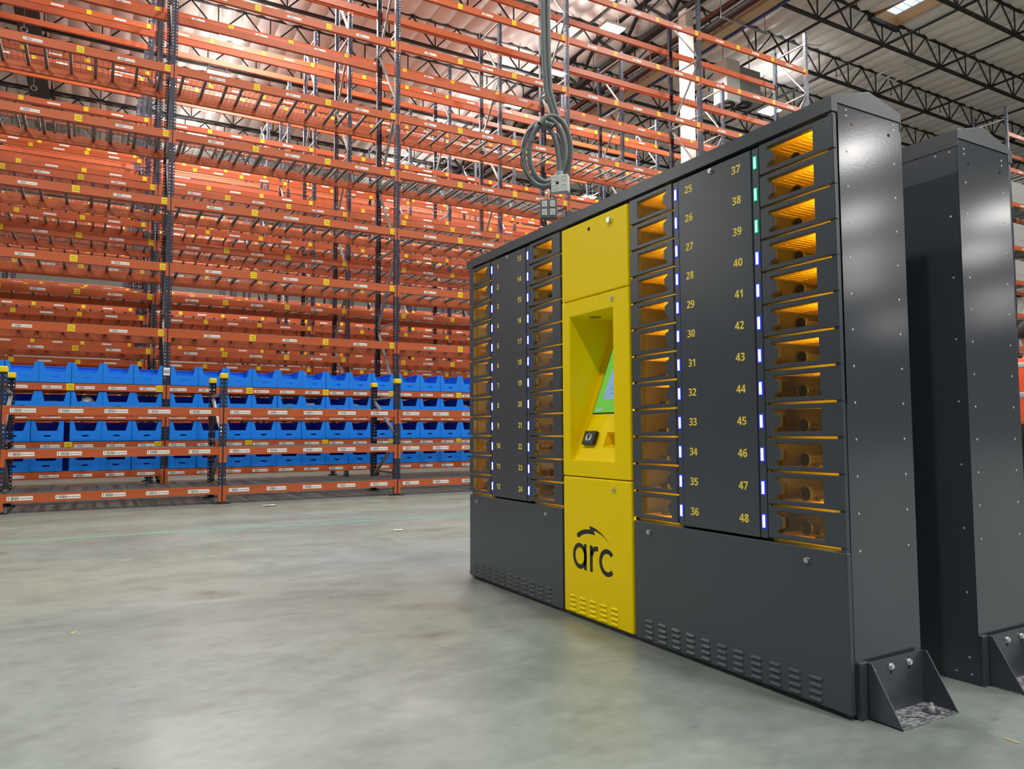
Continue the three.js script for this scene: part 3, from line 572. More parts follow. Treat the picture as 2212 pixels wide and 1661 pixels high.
// ---- yellow kiosk between the two banks
{
  const za = -3.2405, zb = -2.684;
  const kiosk = partGroup('kiosk', L, [XF, 0, (za + zb) / 2]);
  const p1 = wbox('upper_door', mat.yellow, kiosk, XF - .004, XF + .026, 1.6005, 1.986, za, zb, .008);
  mesh('key_lock', toFront(metreUV(merge([new THREE.CylinderGeometry(.0155, .0165, .010, 24).translate(0, .005, 0), new THREE.CylinderGeometry(.011, .011, .005, 20).translate(0, .0125, 0), new THREE.TorusGeometry(.013, .002, 6, 20).rotateX(PI / 2).translate(0, .011, 0)]))), mat.chrome, kiosk, [XF - .004, 1.937, -2.816]);
  mesh('camera_hole', metreUV(new THREE.CylinderGeometry(.0095, .0095, .0012, 18).rotateZ(PI / 2)), mat.hole, kiosk, [XF - .0045, 1.936, -2.99]);
  // middle panel with an opening
  const sh = rect(za, zb, .7055, 1.596), hole = new THREE.Path(), ra = -3.169, rbz = -2.807, r0 = .788, r1 = 1.516;
  hole.moveTo(ra, r0); hole.lineTo(rbz, r0); hole.lineTo(rbz, r1); hole.lineTo(ra, r1); hole.closePath(); sh.holes.push(hole);
  mesh('console_frame', metreUV(facing(sh, .03, .004)), mat.yellow, kiosk, [XF + .026, 0, 0]);
  for (const y of [1.56]) mesh('lock', lockFront, mat.chrome, kiosk, [XF - .004, y, -2.808]);
  // recess: cheeks, ceiling and the sloping console
  const sl = (2.39 - 2.15) / (1.40 - .79), X = y => 2.148 + (y - .79) * sl;
  const cheek = poly([[XF + .022, r0], [X(r0) + .004, r0], [X(r1) + .01, r1], [XF + .022, r1]]);
  for (const z of [ra - .004, rbz]) mesh('recess_cheek', metreUV(new THREE.ExtrudeGeometry(cheek, { depth: .004, bevelEnabled: false })), mat.yellow, kiosk, [0, 0, z]);
  wbox('recess_ceiling', mat.yellow, kiosk, XF + .022, X(r1) + .012, r1, r1 + .004, ra - .004, rbz + .004);
  for (const z of [-3.095, -2.9]) mesh('recess_downlight', metreUV(new THREE.CylinderGeometry(.033, .033, .002, 24)), M({ color: lin(.3, .21, .01), roughness: .5 }), kiosk, [XF + .105, r1 - .001, z]);
  mesh('recess_sensor', metreUV(new THREE.CylinderGeometry(.014, .014, .004, 16)), mat.hole, kiosk, [XF + .16, r1 - .002, -2.935]);
  // console plate with pocket: a frame of strips round the pocket opening
  const slope = partGroup('console_plate', kiosk, [X(r0), r0, (ra + rbz) / 2]); slope.rotation.z = -Math.atan(sl);
  const len = (r1 - r0) * Math.hypot(1, sl), hw = (rbz - ra) / 2, pk = { s0: hw - .146, s1: hw - .052, t0: .072, t1: .148 };
  const cs = rect(-hw, hw, 0, len), ph = new THREE.Path(); ph.moveTo(pk.s0, pk.t0); ph.lineTo(pk.s1, pk.t0); ph.lineTo(pk.s1, pk.t1); ph.lineTo(pk.s0, pk.t1); ph.closePath(); cs.holes.push(ph);
  const raw = (name, g, m, parent, x, y, z) => { const q = new THREE.Mesh(g, m); q.name = name; q.position.set(x, y, z); q.castShadow = q.receiveShadow = true; parent.add(q); return q; };
  raw('sloped_plate', metreUV(facing(cs, .004)), mat.yellow, slope, .004, 0, 0);
  const pd = .055;
  raw('key_pocket', metreUV(merge([box(.003, pd, pk.t0, pk.t1, pk.s0 - .003, pk.s0), box(.003, pd, pk.t0, pk.t1, pk.s1, pk.s1 + .003), box(pd, pd + .003, pk.t0, pk.t1, pk.s0, pk.s1), box(.003, pd, pk.t1, pk.t1 + .003, pk.s0, pk.s1), new THREE.BoxGeometry(.075, .003, pk.s1 - pk.s0).rotateZ(.55).translate(.03, pk.t0 + .016, (pk.s0 + pk.s1) / 2)])), mat.yellow, slope, 0, 0, 0);
  const rd = raw('card_reader', new RoundedBoxGeometry(.022, .072, .098, 2, .005), mat.device, slope, -.011, .112, -.077);
  raw('reader_icon', metreUV((() => { const a = []; for (const s of [-1, 1]) for (const q of [0]) { const k = new THREE.Shape(); k.moveTo(s * .006, .004); k.quadraticCurveTo(s * .013, .019, s * .019, .034); k.quadraticCurveTo(s * .028, .019, s * .022, 0); k.quadraticCurveTo(s * .016, -.003, s * .012, -.002); k.closePath(); a.push(facing(k, .0006)); }
    const d = new THREE.Shape(); d.absarc(.002, .031, .0045, 0, 2 * PI); a.push(facing(d, .0006)); a.push(facing(poly([[-.006, -.003], [.008, -.003], [.004, .004], [-.002, .004]]), .0006)); return merge(a); })()), M({ color: lin(.55, .57, .53), roughness: .5 }), rd, -.0111, -.014, 0);
  // screen, lit
  const scrTex = canvasTex(512, 768, (x, w, h) => {
    x.fillStyle = '#7fe25a'; x.fillRect(0, 0, w, h); x.fillStyle = '#9fc4f2'; x.beginPath(); x.roundRect(90, 300, 332, 330, 26); x.fill();
    x.fillStyle = '#4d5a58'; x.fillRect(236, 396, 34, 66); x.fillRect(262, 372, 44, 8); x.beginPath(); x.arc(312, 370, 11, 0, 7); x.fill();
    x.fillStyle = '#86a4cf'; for (const [q, r2, ww] of [[160, 512, 60], [232, 512, 50], [296, 512, 44], [166, 562, 130], [306, 562, 40]]) x.fillRect(q, r2, ww, 17);
    x.fillStyle = '#b9d6f0'; x.fillRect(34, 726, 86, 20);
  });
  const sg = new THREE.PlaneGeometry(.282, .40).rotateY(-PI / 2);
  const scr = raw('touch_screen', rb(.004, .412, .294, .0015), mat.device, slope, -.002, .452, .012);
  raw('lit_display', sg, M({ color: 0x000000, roughness: .2, emissive: 0xffffff, emissiveMap: scrTex, emissiveIntensity: .55 }), scr, -.0026, 0, 0);
  raw('camera_lens', new THREE.BoxGeometry(.004, .035, .05), mat.hole, slope, -.002, .70, .04);
  const sll = new THREE.RectAreaLight(lin(.45, .85, .4), .04, .262, .4); sll.castShadow = true; sll.position.set(-.008, .452, .022); sll.rotation.y = PI / 2; slope.add(sll);
  // lower panel with logo and louvres
  const lp = wbox('logo_panel', mat.yellow, kiosk, XF - .004, XF + .026, .02, .7015, za, zb, .008);
  mesh('lock', lockFront, mat.chrome, kiosk, [XF - .004, .657, -2.81]);
  for (let c = 0; c < 5; c++) for (let r = 0; r < 4; r++) mesh('louver', louverGeo, mat.yellow, kiosk, [XF - .004, .1055 - r * .0232, -3.163 + c * .0858]);
  // the arc emblem: stroked letters and a lightning swoosh
  const xl = XF - .0046;
  const put = (name, shape) => mesh(name, metreUV(facing(shape, .0006)), mat.vinyl, kiosk, [xl + .0008, 0, 0]);
  const arcBand = (cx, cy, rx, ry, w, a0, a1) => { const o = [], i2 = []; for (let k = 0; k <= 40; k++) { const a = a0 + (a1 - a0) * k / 40; o.push([cx + rx * Math.cos(a), cy + ry * Math.sin(a)]); i2.push([cx + (rx - w) * Math.cos(a), cy + (ry - w) * Math.sin(a)]); } return poly([...o, ...i2.reverse()]); };
  const ay = .3125, ry = .0645, w = .0225;
  const ring = new THREE.Shape(); ring.absellipse(-3.0985, ay, .0605, ry, 0, 2 * PI); const ih = new THREE.Path(); ih.absellipse(-3.0985, ay, .0605 - w, ry - w, 0, 2 * PI); ring.holes.push(ih);
  mesh('logo_letter', metreUV(merge([facing(ring, .0006), facing(rect(-3.0625, -3.0395, .249, .376), .0006)])), mat.vinyl, kiosk, [xl + .0008, 0, 0]);
  mesh('logo_letter', metreUV(merge([facing(rect(-3.0125, -2.9895, .249, .376), .0006), facing(arcBand(-2.955, .325, .0525, .0515, w, PI * .5, PI * .98), .0006), facing(rect(-2.957, -2.944, .354, .3765), .0006)])), mat.vinyl, kiosk, [xl + .0008, 0, 0]);
  put('logo_letter', arcBand(-2.872, .3105, .064, ry, w, PI * .24, PI * 1.76));
  const sw = new THREE.Shape(); sw.moveTo(-3.123, .419); sw.quadraticCurveTo(-3.075, .452, -3.005, .4515); sw.lineTo(-3.017, .4685); sw.quadraticCurveTo(-2.925, .466, -2.842, .392); sw.quadraticCurveTo(-2.91, .446, -2.977, .448); sw.lineTo(-2.966, .4285); sw.quadraticCurveTo(-3.06, .436, -3.1, .4035); sw.quadraticCurveTo(-3.12, .396, -3.123, .419);
  put('logo_swoosh', sw);
}
// ---- contents of the compartments
const ones = ['', 'one', 'two', 'three', 'four', 'five', 'six', 'seven', 'eight', 'nine', 'ten', 'eleven', 'twelve', 'thirteen', 'fourteen', 'fifteen', 'sixteen', 'seventeen', 'eighteen', 'nineteen'];
const spell = n => n < 20 ? ones[n] : ['twenty', 'thirty', 'forty'][Math.floor(n / 10) - 2] + (n % 10 ? '-' + ones[n % 10] : '');
{
  const disc = metreUV(new THREE.CylinderGeometry(.024, .024, .016, 24).rotateZ(PI / 2)), cup = metreUV(new THREE.TorusGeometry(.0225, .0035, 8, 24).rotateY(PI / 2));
  const unitZ = n => n <= 24 ? -1.671 : 0;
  const gunGeo = metreUV(merge([new RoundedBoxGeometry(.07, .036, .045, 2, .012).translate(0, .06, 0), new RoundedBoxGeometry(.03, .07, .03, 2, .01).rotateZ(.5).translate(.03, .03, 0)]));
  for (let n = 1; n <= 48; n++) {
    const col = (n - 1) % 24 >= 12 ? 1 : 0, r = (n - 1) % 12, y = 1.989 - (r + 1) * .1209 + .0167 + (r === 11 ? .002 : 0), zc = unitZ(n) + (col ? -1.765 : -2.53);
    if (col) {
      const t = thing('handheld_scanner', `black handheld scanner with round face standing in the locker compartment numbered ${spell(n)}`, 'scanner', [2.24, y, zc - .035], 'devices in the locker compartments');
      mesh('face', disc, mat.device, t, [2.215, y + .03, zc - .035]); mesh('face_rim', cup, mat.device, t, [2.206, y + .03, zc - .035]);
      mesh('body', rb(.08, .026, .034, .01, 2), mat.device, t, [2.262, y + .03, zc - .035]);
      mesh('grip', metreUV(merge([bar([0, .008, 0], [.026, .026, 0], .02, .02)])), mat.device, t, [2.26, y + .001, zc - .035]);
      if (n % 12 === 0 || n === 44 || n === 45 || n === 17) { const c = thing('charging_cradle', `black angled charging cradle beside the scanner in locker compartment number ${spell(n)}`, 'cradle', [2.22, y, zc + .055], 'cradles in the locker compartments'); mesh('cradle_body', metreUV(new RoundedBoxGeometry(.03, .074, .03, 2, .009).rotateX(.42).translate(0, .042, 0)), mat.device, c, [2.22, y, zc + .055]); mesh('cradle_foot', rb(.07, .008, .07, .003), mat.device, c, [2.22, y + .0045, zc + .05]); }
    } else {
      const t = thing('mobile_terminal', `small boxy terminal with clipped cable lying in the locker compartment numbered ${spell(n)}`, 'mobile terminal', [2.26, y, zc], 'terminals in the locker compartments');
      mesh('body', rb(.07, .024, .05, .006, 2), mat.device, t, [2.25, y + .013, zc - .03]);
      mesh('battery_grip', rb(.05, .034, .04, .006, 2), mat.device, t, [2.27, y + .018, zc + .008]);
      mesh('cable', metreUV(tube([[0, .006, .02], [-.02, .012, .04], [-.03, .008, .065], [-.01, .006, .085]], .004, 16, 6)), mat.cable, t, [2.25, y, zc]);
      mesh('plug', rb(.012, .008, .024, .002), mat.ivory, t, [2.238, y + .0065, zc + .088]);
    }
  }
}

// ================================================================ SECOND LOCKER, back to back with the first
{
  const xa = 2.832, xb = 3.186, zn = -1.572, ze = -4.34;
  const t = thing('asset_locker', 'second dark grey locker standing behind the first, turned away, plain riveted back', 'locker', [(xa + xb) / 2, 0, (zn + ze) / 2]);
  mesh('side_panel', metreUV(merge([box(xa + .008, xb, 0, 2.0325, zn - .006, zn), box(xa, xa + .008, 0, 2.004, zn - .006, zn)])), mat.gloss, t);
  mesh('side_panel', bg(xb - xa, 2.004, .006), mat.gloss, t, [(xa + xb) / 2, 1.002, ze + .003]);
  wbox('back_panel', mat.paint, t, xa, xa + .006, 0, 2.004, ze + .006, zn - .006);
  wbox('top_panel', mat.paint, t, xa + .006, xb - .01, 2.02, 2.03, ze + .006, zn - .006);
  hood(t, xb + .03, xa - .002, ze - .02, zn + .002, mat.paint);
  for (const dz of [-1.671, 0]) { wbox('service_panel', mat.paint, t, xb, xb + .024, .018, .53, -2.66 + dz, -1.58 + dz, .004); wbox('door_bank', mat.paint, t, xb, xb + .024, .54, 1.99, -2.66 + dz, -1.58 + dz, .004); }
  wbox('kiosk_front', mat.yellow, t, xb, xb + .03, .02, 1.986, -3.24, -2.684, .006);
  for (const x of [xa + .046, xb - .046]) { for (let k = 0; k < 12; k++) mesh('screw', screwGeo, mat.screw, t, [x, 1.87 - k * .1222, zn]).rotation.x = PI / 2; for (const y of [2.0, 1.98]) mesh('screw', screwGeo, mat.screw, t, [x - .004, y, zn]).rotation.x = PI / 2; }
  for (const x of [xa + .07, xb - .065]) mesh('lifting_hole', metreUV(new THREE.CylinderGeometry(.006, .006, .001, 14).rotateX(PI / 2)), mat.hole, t, [x, 1.95, zn + .0005]);
  for (let k = 0; k < 13; k++) mesh('screw', screwGeo, mat.screw, t, [xa, 1.9 - k * .14, zn - .26]).rotation.z = PI / 2;
  for (let k = 0; k < 8; k++) mesh('screw', screwGeo, mat.screw, t, [xa, 1.74 - k * .235, zn - .035]).rotation.z = PI / 2;
  for (const dz of [.03, .085]) { mesh('screw', screwGeo, mat.screw, t, [xa, 1.99, zn - dz]).rotation.z = PI / 2; mesh('screw', screwGeo, mat.screw, t, [xa, .035, zn - dz]).rotation.z = PI / 2; }
  bracket(t, zn, 1, xa + .035, xb - .012);
  wbox('foot_block', mat.paint, t, xa + .002, xa + .038, 0, .18, zn, zn + .014, .002);
}

// ================================================================ POWER DROP OVER THE LOCKER
{
  const x = 2.34, z = -3.70;
  const c = thing('power_conduit', 'grey flexible power conduit dropping from the roof, coiled above the locker', 'conduit', [x, 2.4, z]);
  const P = (dx, y, dz = 0) => [x + dx, y, z + dz];
  // picture-right is (+.87, +.49) in (x, z): the coil hangs in that plane
  const rx = .87, rz = .49, Q = (s, y, d = 0) => [x + s * rx - d * rz, y, z + s * rz + d * rx];
  mesh('conduit_run', metreUV(tube([Q(-.02, 14.27), Q(-.02, 8), Q(-.02, 4), Q(-.015, 3.2), Q(0, 2.95), Q(.03, 2.84), Q(.05, 2.80)], .0165, 60, 12)), mat.conduit, c);
  mesh('conduit_run', metreUV(tube([Q(.012, 14.27), Q(.012, 8), Q(.012, 4), Q(.012, 3.2), Q(.02, 2.98), Q(.05, 2.86), Q(.075, 2.79)], .0145, 60, 12)), mat.conduit, c);
  const loop = (cx, cy, a, b, d, t0, t1, r) => { const q = []; for (let k = 0; k <= 26; k++) { const t = t0 + (t1 - t0) * k / 26; q.push(Q(cx + a * Math.cos(t), cy + b * Math.sin(t), d * (k / 26 - .5) * 2)); } return metreUV(tube(q, r, 70, 12)); };
  mesh('conduit_coil', loop(-.02, 2.60, .125, .205, .03, PI * .5, PI * 2.45, .0165), mat.conduit, c);
  mesh('conduit_coil', loop(-.01, 2.595, .10, .17, -.04, PI * .35, PI * 2.3, .0155), mat.conduit, c);
  mesh('conduit_coil', loop(.03, 2.62, .11, .195, .05, -PI * .35, PI * .75, .0165), mat.conduit, c);
  mesh('whip', metreUV(tube([Q(-.10, 2.66, .02), Q(-.05, 2.77, .02), Q(.01, 2.745, .02), Q(.05, 2.66, .02), Q(.065, 2.56, .02), Q(.07, 2.475, .02)], .0155, 50, 12)), mat.conduit, c);
  mesh('lacing', metreUV(merge([tube([Q(-.15, 2.62, .03), Q(-.12, 2.72, .03), Q(-.06, 2.755, .03)], .003, 16, 5), tube([Q(-.16, 2.60, .03), Q(-.155, 2.5, .03), Q(-.1, 2.42, .03)], .003, 16, 5)])), mat.cable, c);
  for (const [s, y, ry2] of [[-.145, 2.585, 0], [.05, 2.80, 1], [-.075, 2.745, 1]]) mesh('cable_tie', metreUV(new THREE.TorusGeometry(.021, .0022, 6, 16).rotateX(ry2 ? 0 : PI / 2)), mat.cable, c, Q(s, y, .01));
  mesh('connector', metreUV(new THREE.CylinderGeometry(.021, .024, .03, 12)), mat.galv, c, Q(.07, 2.462, .02));
  const jb = thing('junction_box', 'square galvanised junction box with knockouts hanging from the conduit coil', 'junction box', Q(.075, 2.40, .02));
  const jm = mesh('box_body', rb(.102, .102, .055, .003), mat.ivory, jb, Q(.075, 2.40, .02)); jm.rotation.y = -PI / 2 + .75;
  for (const [a, b2] of [[-.027, .026], [.027, .026], [-.027, -.024], [.027, -.024]]) { const k = new THREE.Mesh(metreUV(new THREE.TorusGeometry(.014, .0012, 5, 18)), mat.galv); k.name = 'knockout'; k.position.set(a, b2, .0275); jm.add(k); }
  { const k = new THREE.Mesh(metreUV(new THREE.CylinderGeometry(.009, .009, .002, 14).rotateX(PI / 2)), mat.hole); k.name = 'open_knockout'; k.position.set(-.012, .002, .0275); jm.add(k); }
  const ob = thing('outlet_box', 'grey quad outlet box with plugged cord above the locker hood', 'outlet box', Q(.005, 2.235, .0));
  const om = mesh('box_body', rb(.102, .115, .05, .004), mat.conduit, ob, Q(.005, 2.255, 0)); om.rotation.y = -PI / 2 + .95;
  for (const [a, b2] of [[-.024, .026], [.024, .026], [-.024, -.024], [.024, -.024]]) { const k = new THREE.Mesh(metreUV(new RoundedBoxGeometry(.03, .038, .006, 2, .0028)), mat.ivory); k.name = 'outlet'; k.position.set(a, b2, .026); om.add(k); const s = new THREE.Mesh(metreUV(merge([box(-.006, -.004, 0, .01, 0, .0006), box(.004, .006, 0, .01, 0, .0006), box(-.002, .002, -.01, -.006, 0, .0006)])), mat.hole); s.name = 'socket_slots'; s.position.set(0, 0, .003); k.add(s); }
  mesh('plug_cord', metreUV(tube([Q(-.03, 2.275, -.035), Q(-.025, 2.24, -.045), Q(-.01, 2.17, -.03), Q(.01, 2.105, .0)], .006, 24, 8)), mat.cable, ob);
  const wires = thing('blue_wire_pair', 'thin blue wires running down past the outlet box to the hood', 'wire', Q(.01, 2.105, -.05));
  for (const s of [0, .012]) mesh('wire', metreUV(tube([Q(.02 + s, 2.42, -.03), Q(.022 + s, 2.3, -.06), Q(.026 + s, 2.2, -.06), Q(.045 + s * 1.3, 2.10, -.02)], .003, 24, 6)), mat.blueWire, wires);
  tag(mesh('power_plug', metreUV(merge([new THREE.CylinderGeometry(.024, .022, .05, 18).rotateX(.6), new THREE.CylinderGeometry(.027, .027, .008, 18).rotateX(.6).translate(0, .012, .008)])), mat.red, null, Q(-.035, 2.125, -.01)), 'red round power connector lying on the locker hood', 'power plug');
}

// ================================================================ OVERHEAD SERVICES PAST THE RACK ENDS
{
  const t = thing('cable_tray', 'yellowish cable tray with blue pipe alongside under the roof', 'cable tray', [16.0, 12.55, -20]);
  wbox('tray', mat.tray, t, 15.72, 16.02, 12.58, 12.62, -34, -6);
  wbox('tray_side', mat.tray, t, 15.70, 15.72, 12.58, 12.7, -34, -6); wbox('tray_side', mat.tray, t, 16.02, 16.04, 12.58, 12.7, -34, -6);
  mesh('blue_pipe', metreUV(new THREE.CylinderGeometry(.05, .05, 28, 10).rotateX(PI / 2)), mat.pipeBlue, t, [16.16, 12.6, -20]);
  for (let z = -33; z < -6; z += 3.05) { wbox('trapeze_bar', mat.galv, t, 15.05, 16.9, 12.5, 12.54, z, z + .04); wbox('trapeze_rod', mat.galv, t, 15.08, 15.10, 12.54, 14.3, z, z + .02); wbox('trapeze_rod', mat.galv, t, 16.84, 16.86, 12.54, 14.3, z, z + .02); }
  const p = thing('sprinkler_main', 'dark red and black sprinkler mains running past the rack ends', 'sprinkler main', [15.4, 12.7, -20]);
  for (const [x, y, r, m] of [[15.36, 12.66, .09, mat.black], [15.2, 12.86, .06, mat.pipeRed], [15.52, 12.64, .045, mat.pipeRed]]) mesh('main_pipe', metreUV(new THREE.CylinderGeometry(r, r, 28, 12).rotateX(PI / 2)), m, p, [x, y, -20]);
  const hv = thing('ventilation_unit', 'white hanging ventilation unit with two round outlets past the racks', 'ventilation unit', [18.2, 11.4, -17.2]);
  wbox('cabinet', mat.white, hv, 17.55, 18.15, 11.6, 13.0, -17.5, -16.9, .01); wbox('duct', mat.galv, hv, 18.15, 19.1, 11.75, 12.85, -17.5, -16.9, .01);
  for (const x of [17.85, 18.6]) mesh('round_outlet', metreUV(new THREE.TorusGeometry(.2, .06, 8, 24).rotateX(PI / 2)), mat.black, hv, [x, x < 18 ? 11.58 : 11.73, -17.2]);
  for (const x of [17.7, 18.9]) wbox('hanger_rod', mat.galv, hv, x, x + .02, 12.8, 14.3, -17.21, -17.19);
  for (const [x, z, n] of [[25.6, -16.2, 'nearer the skylight'], [23.4, -20.4, 'over the locker roofs']]) { const v = thing('ceiling_diffuser', 'pale square ceiling hatch frame under the insulation, ' + n, 'ceiling hatch', [x, 14.1, z]); for (const q of [-.5, 0, .5]) wbox('frame_bar', mat.white, v, x + q - .02, x + q + .02, 14.08, 14.14, z - .5, z + .5); for (const q of [-.5, .5]) wbox('frame_bar', mat.white, v, x - .5, x + .5, 14.08, 14.14, z + q - .02, z + q + .02); for (const q of [-.5, .5]) wbox('hanger', mat.white, v, x + q - .01, x + q + .01, 14.1, 14.6, z - .01, z + .01); }
}

// ================================================================ PERSON IN A HIGH-VISIBILITY VEST
// surface nets over a signed distance field
function surface(f, [x0, y0, z0], [x1, y1, z1], c) {
  const nx = Math.ceil((x1 - x0) / c) + 1, ny = Math.ceil((y1 - y0) / c) + 1, nzz = Math.ceil((z1 - z0) / c) + 1, v = new Float32Array(nx * ny * nzz), I = (i, j, k) => i + nx * (j + ny * k);
  for (let k = 0; k < nzz; k++) for (let j = 0; j < ny; j++) for (let i = 0; i < nx; i++) v[I(i, j, k)] = f(x0 + i * c, y0 + j * c, z0 + k * c);
  const id = new Int32Array(nx * ny * nzz).fill(-1), P = [], F = [];
  for (let k = 0; k < nzz - 1; k++) for (let j = 0; j < ny - 1; j++) for (let i = 0; i < nx - 1; i++) {
    let n = 0, sx = 0, sy = 0, sz = 0;
    const e = (a, b) => { const A = v[I(i + (a & 1), j + (a >> 1 & 1), k + (a >> 2))], B = v[I(i + (b & 1), j + (b >> 1 & 1), k + (b >> 2))]; if (A < 0 !== B < 0) { const t = A / (A - B); n++; sx += (a & 1) + t * ((b & 1) - (a & 1)); sy += (a >> 1 & 1) + t * ((b >> 1 & 1) - (a >> 1 & 1)); sz += (a >> 2) + t * ((b >> 2) - (a >> 2)); } };
    for (const [a, b] of [[0, 1], [2, 3], [4, 5], [6, 7], [0, 2], [1, 3], [4, 6], [5, 7], [0, 4], [1, 5], [2, 6], [3, 7]]) e(a, b);
    if (n) { id[I(i, j, k)] = P.length / 3; P.push(x0 + (i + sx / n) * c, y0 + (j + sy / n) * c, z0 + (k + sz / n) * c); }
  }
  const q = (a, b, d, e2, flip) => { if (a < 0 || b < 0 || d < 0 || e2 < 0) return; flip ? F.push(a, d, b, a, e2, d) : F.push(a, b, d, a, d, e2); };
  for (let k = 1; k < nzz - 1; k++) for (let j = 1; j < ny - 1; j++) for (let i = 1; i < nx - 1; i++) {
    const s = v[I(i, j, k)] < 0;
    if (s !== v[I(i + 1, j, k)] < 0) q(id[I(i, j - 1, k - 1)], id[I(i, j, k - 1)], id[I(i, j, k)], id[I(i, j - 1, k)], !s);
    if (s !== v[I(i, j + 1, k)] < 0) q(id[I(i - 1, j, k - 1)], id[I(i - 1, j, k)], id[I(i, j, k)], id[I(i, j, k - 1)], !s);
    if (s !== v[I(i, j, k + 1)] < 0) q(id[I(i - 1, j - 1, k)], id[I(i, j - 1, k)], id[I(i, j, k)], id[I(i - 1, j, k)], !s);
  }
  const g = new THREE.BufferGeometry(); g.setAttribute('position', new THREE.Float32BufferAttribute(P, 3)); g.setIndex(F); g.computeVertexNormals(); return metreUV(g);
}
{
  const cap = (a, b, ra, rb2) => { const dx = b[0] - a[0], dy = b[1] - a[1], dz = b[2] - a[2], l2 = dx * dx + dy * dy + dz * dz; return (x, y, z) => { const t = Math.max(0, Math.min(1, ((x - a[0]) * dx + (y - a[1]) * dy + (z - a[2]) * dz) / l2)); return Math.hypot(x - a[0] - dx * t, y - a[1] - dy * t, z - a[2] - dz * t) - (ra + (rb2 - ra) * t); }; };
  const ell = (c, r) => (x, y, z) => { const k = Math.hypot((x - c[0]) / r[0], (y - c[1]) / r[1], (z - c[2]) / r[2]); return (k - 1) * Math.min(...r); };
  const smin = (k, ...fs) => (x, y, z) => { let d = fs[0](x, y, z); for (let i = 1; i < fs.length; i++) { const e = fs[i](x, y, z), h = Math.max(0, k - Math.abs(d - e)) / k; d = Math.min(d, e) - h * h * k / 4; } return d; };
  // local axes: +x is the way the person faces, +z the person's right side; feet at y = 0
  const S = -1;                                                             // right side is -z when facing +x
  const torso = smin(.06, ell([0, 1.28, 0], [.125, .23, .19]), ell([-.01, 1.05, 0], [.115, .2, .165]), cap([-.01, 1.42, -.15], [-.01, 1.42, .15], .065, .065));
  const legs = smin(.04, cap([-.01, .93, -.09], [.01, .5, -.1], .088, .06), cap([.01, .5, -.1], [-.02, .09, -.1], .058, .042), cap([-.01, .93, .09], [0, .5, .1], .088, .06), cap([0, .5, .1], [-.03, .09, .1], .058, .042), ell([-.01, .95, 0], [.115, .12, .165]));
  const armR = smin(.025, cap([-.01, 1.41, .205], [.0, 1.13, .235], .052, .042), cap([.0, 1.13, .235], [.16, .98, .2], .04, .03)), armL = smin(.025, cap([-.01, 1.41, -.205], [.0, 1.13, -.235], .052, .042), cap([.0, 1.13, -.235], [.16, .98, -.2], .04, .03));
  const hand = s => smin(.012, ell([.2, .955, s * .192], [.045, .022, .036]), ...[0, 1, 2, 3].map(i => cap([.225, .955, s * (.166 + i * .017)], [.275 - Math.abs(i - 1.5) * .007, .935, s * (.168 + i * .016)], .0088, .0078)), cap([.185, .96, s * .162], [.225, .968, s * .148], .010, .0085));
  const head = smin(.03, ell([.01, 1.685, 0], [.098, .118, .078]), ell([.05, 1.63, 0], [.055, .065, .055]), cap([-.015, 1.46, 0], [-.005, 1.6, 0], .056, .052), ell([.112, 1.665, 0], [.018, .024, .013]), ell([-.0, 1.67, .08], [.02, .033, .011]), ell([-.0, 1.67, -.08], [.02, .033, .011]), ell([.095, 1.618, 0], [.016, .008, .022]));
  const pX = 6.52, pZ = -3.1;
  const t = thing('person', 'person in an orange high-visibility vest standing behind the second locker, facing away', 'person', [pX, 0, pZ]);
  t.rotation.y = -Math.atan2(.49, .87);
  const raw = (n, g, m) => { const q = new THREE.Mesh(g, m); q.name = n; q.castShadow = q.receiveShadow = true; t.add(q); return q; };
  const all = smin(.03, torso, legs, armR, armL, head), skin = M({ color: lin(.36, .17, .1), roughness: .6 });
  const body = surface(all, [-.2, .04, -.32], [.3, 1.84, .32], .014), hnd = [1, -1].map(s => surface(smin(.01, hand(s), cap([.16, .98, s * .2], [.19, .962, s * .196], .028, .024)), [.1, .88, s > 0 ? .1 : -.28], [.34, 1.03, s > 0 ? .28 : -.1], .005)), hd = surface(head, [-.12, 1.42, -.12], [.16, 1.84, .12], .006);
  raw('body', merge([body, ...hnd, hd]), skin);
  const clip = (f, y0, y1, grow) => (x, y, z) => Math.max(f(x, y, z) - grow, y0 - y, y - y1);
  raw('trousers', surface(clip(legs, .09, 1.02, .016), [-.2, .04, -.3], [.2, 1.1, .3], .014), M({ color: lin(.008, .008, .01), roughness: .8 }));
  const plaid = M({ roughness: .8, map: canvasTex(128, 128, (x, w, h) => { x.fillStyle = '#b9b9bb'; x.fillRect(0, 0, w, h); x.fillStyle = '#55565c'; for (let i = 0; i < 128; i += 32) { x.fillRect(i, 0, 9, 128); x.fillRect(0, i + 8, 128, 7); } }) });
  plaid.map.wrapS = plaid.map.wrapT = THREE.RepeatWrapping; plaid.map.repeat.set(8, 8);
  raw('shirt', surface(clip(smin(.03, armR, armL, torso), 1.01, 1.5, .010), [-.2, .9, -.32], [.25, 1.55, .32], .012), plaid);
  const vestF = (x, y, z) => Math.max(torso(x, y, z) - .026, .97 - y, y - 1.5, Math.hypot(x + .02, y - 1.53, z) < .085 ? .01 : -1);
  const vest = raw('safety_vest', surface(vestF, [-.22, .9, -.3], [.22, 1.56, .3], .012), M({ color: lin(.86, .085, .012), roughness: .7 }));
  const band = (y0, y1) => surface((x, y, z) => Math.max(torso(x, y, z) - .031, y0 - y, y - y1), [-.22, y0 - .05, -.3], [.22, y1 + .05, .3], .012);
  const refl = M({ color: lin(.4, .42, .42), roughness: .4 });
  for (const [a, b] of [[1.17, 1.225], [1.41, 1.46]]) { const q = new THREE.Mesh(band(a, b), refl); q.name = 'reflective_band'; q.castShadow = q.receiveShadow = true; vest.add(q); }
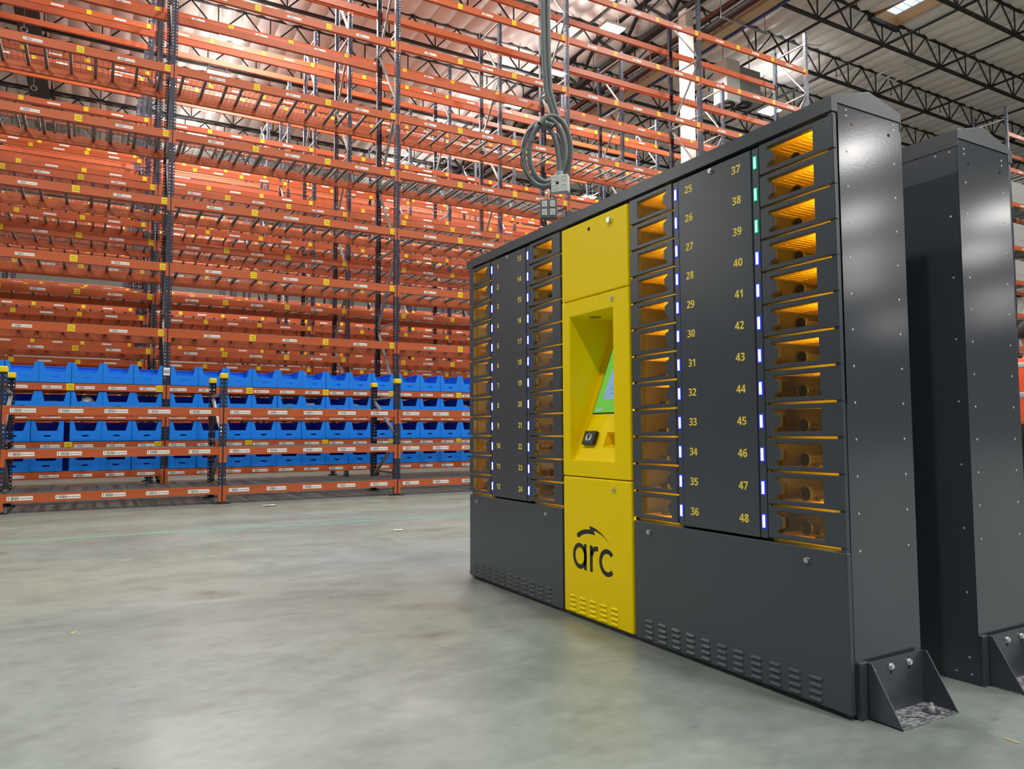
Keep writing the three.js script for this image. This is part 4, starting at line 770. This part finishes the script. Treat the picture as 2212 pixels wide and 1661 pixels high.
  raw('hair', surface((x, y, z) => Math.max(ell([0, 1.70, 0], [.106, .115, .088])(x, y, z), (1.655 + Math.max(0, x + .02) * .9) - y), [-.13, 1.6, -.12], [.13, 1.85, .12], .007), M({ color: lin(.012, .010, .009), roughness: .7 }));
  for (const s of [-1, 1]) { raw('shoe', metreUV(new RoundedBoxGeometry(.27, .09, .1, 3, .035).translate(.05, .045, s * .1)), M({ color: lin(.5, .5, .5), roughness: .6 })); }
  for (const s of [-1, 1]) { const e = new THREE.Mesh(new THREE.SphereGeometry(.011, 10, 8), M({ color: lin(.7, .7, .68), roughness: .3 })); e.name = 'eye'; e.position.set(.093, 1.69, s * .032); t.add(e); }
}

// ================================================================ SMALL THINGS ON THE FLOOR
{
  const line = (a, b, w, label) => { const A = new THREE.Vector3(...a), B = new THREE.Vector3(...b); tag(mesh('painted_laser_line', metreUV(bar([0, 0, 0], [B.x - A.x, 0, B.z - A.z], w, .0016)), mat.green, null, [A.x, .0009, A.z]), label, 'painted laser line'); };  // projected green laser line, its light painted as a thin coloured strip
  line([-3.2, 0, -7.89], [6.4, 0, -7.48], .022, 'thin green laser line across the floor before the racks, painted on a strip');
  const bits = [[.25, -6.2, .06, .012, .3], [.55, -6.15, .07, .01, .1], [1.35, -3.02, .035, .006, 2.2], [-.05, -4.1, .03, .012, .8], [.9, -4.75, .03, .01, 1.2], [2.42, -1.26, .045, .005, 1.6]];
  bits.forEach(([x, z, l, w, a], i) => { const g = metreUV(rb(l, .003, w, .0012).clone().rotateY(a)); tag(mesh('wood_splinter', g, mat.straw, null, [x, .0016, z]), ['pale wood splinter on the floor toward the green line', 'thin pale splinter beside the one near the green line', 'straw-coloured splinter on the open floor facing the kiosk', 'small wood chip on the worn floor patch', 'short wood chip halfway to the low rack', 'tan wood sliver in front of the locker floor bracket'][i], 'wood splinter'); });
  const paper = (x, z, s, label) => { const g = new THREE.PlaneGeometry(s * 1.6, s, 6, 4).rotateX(-PI / 2), p = g.attributes.position; for (let i = 0; i < p.count; i++) p.setY(i, .004 + .012 * nz(p.getX(i) * 90 + 20, p.getZ(i) * 90 + 9)); g.computeVertexNormals(); const m2 = mat.ivory.clone(); m2.side = THREE.DoubleSide; tag(mesh('paper_scrap', metreUV(g), m2, null, [x, 0, z]), label, 'paper scrap'); };
  paper(2.55, -6.72, .05, 'crumpled white paper scrap on the floor short of the green line');
  paper(2.0, -9.85, .1, 'torn white plastic strip on the floor before the low rack');
}
renderer.render(scene, camera);
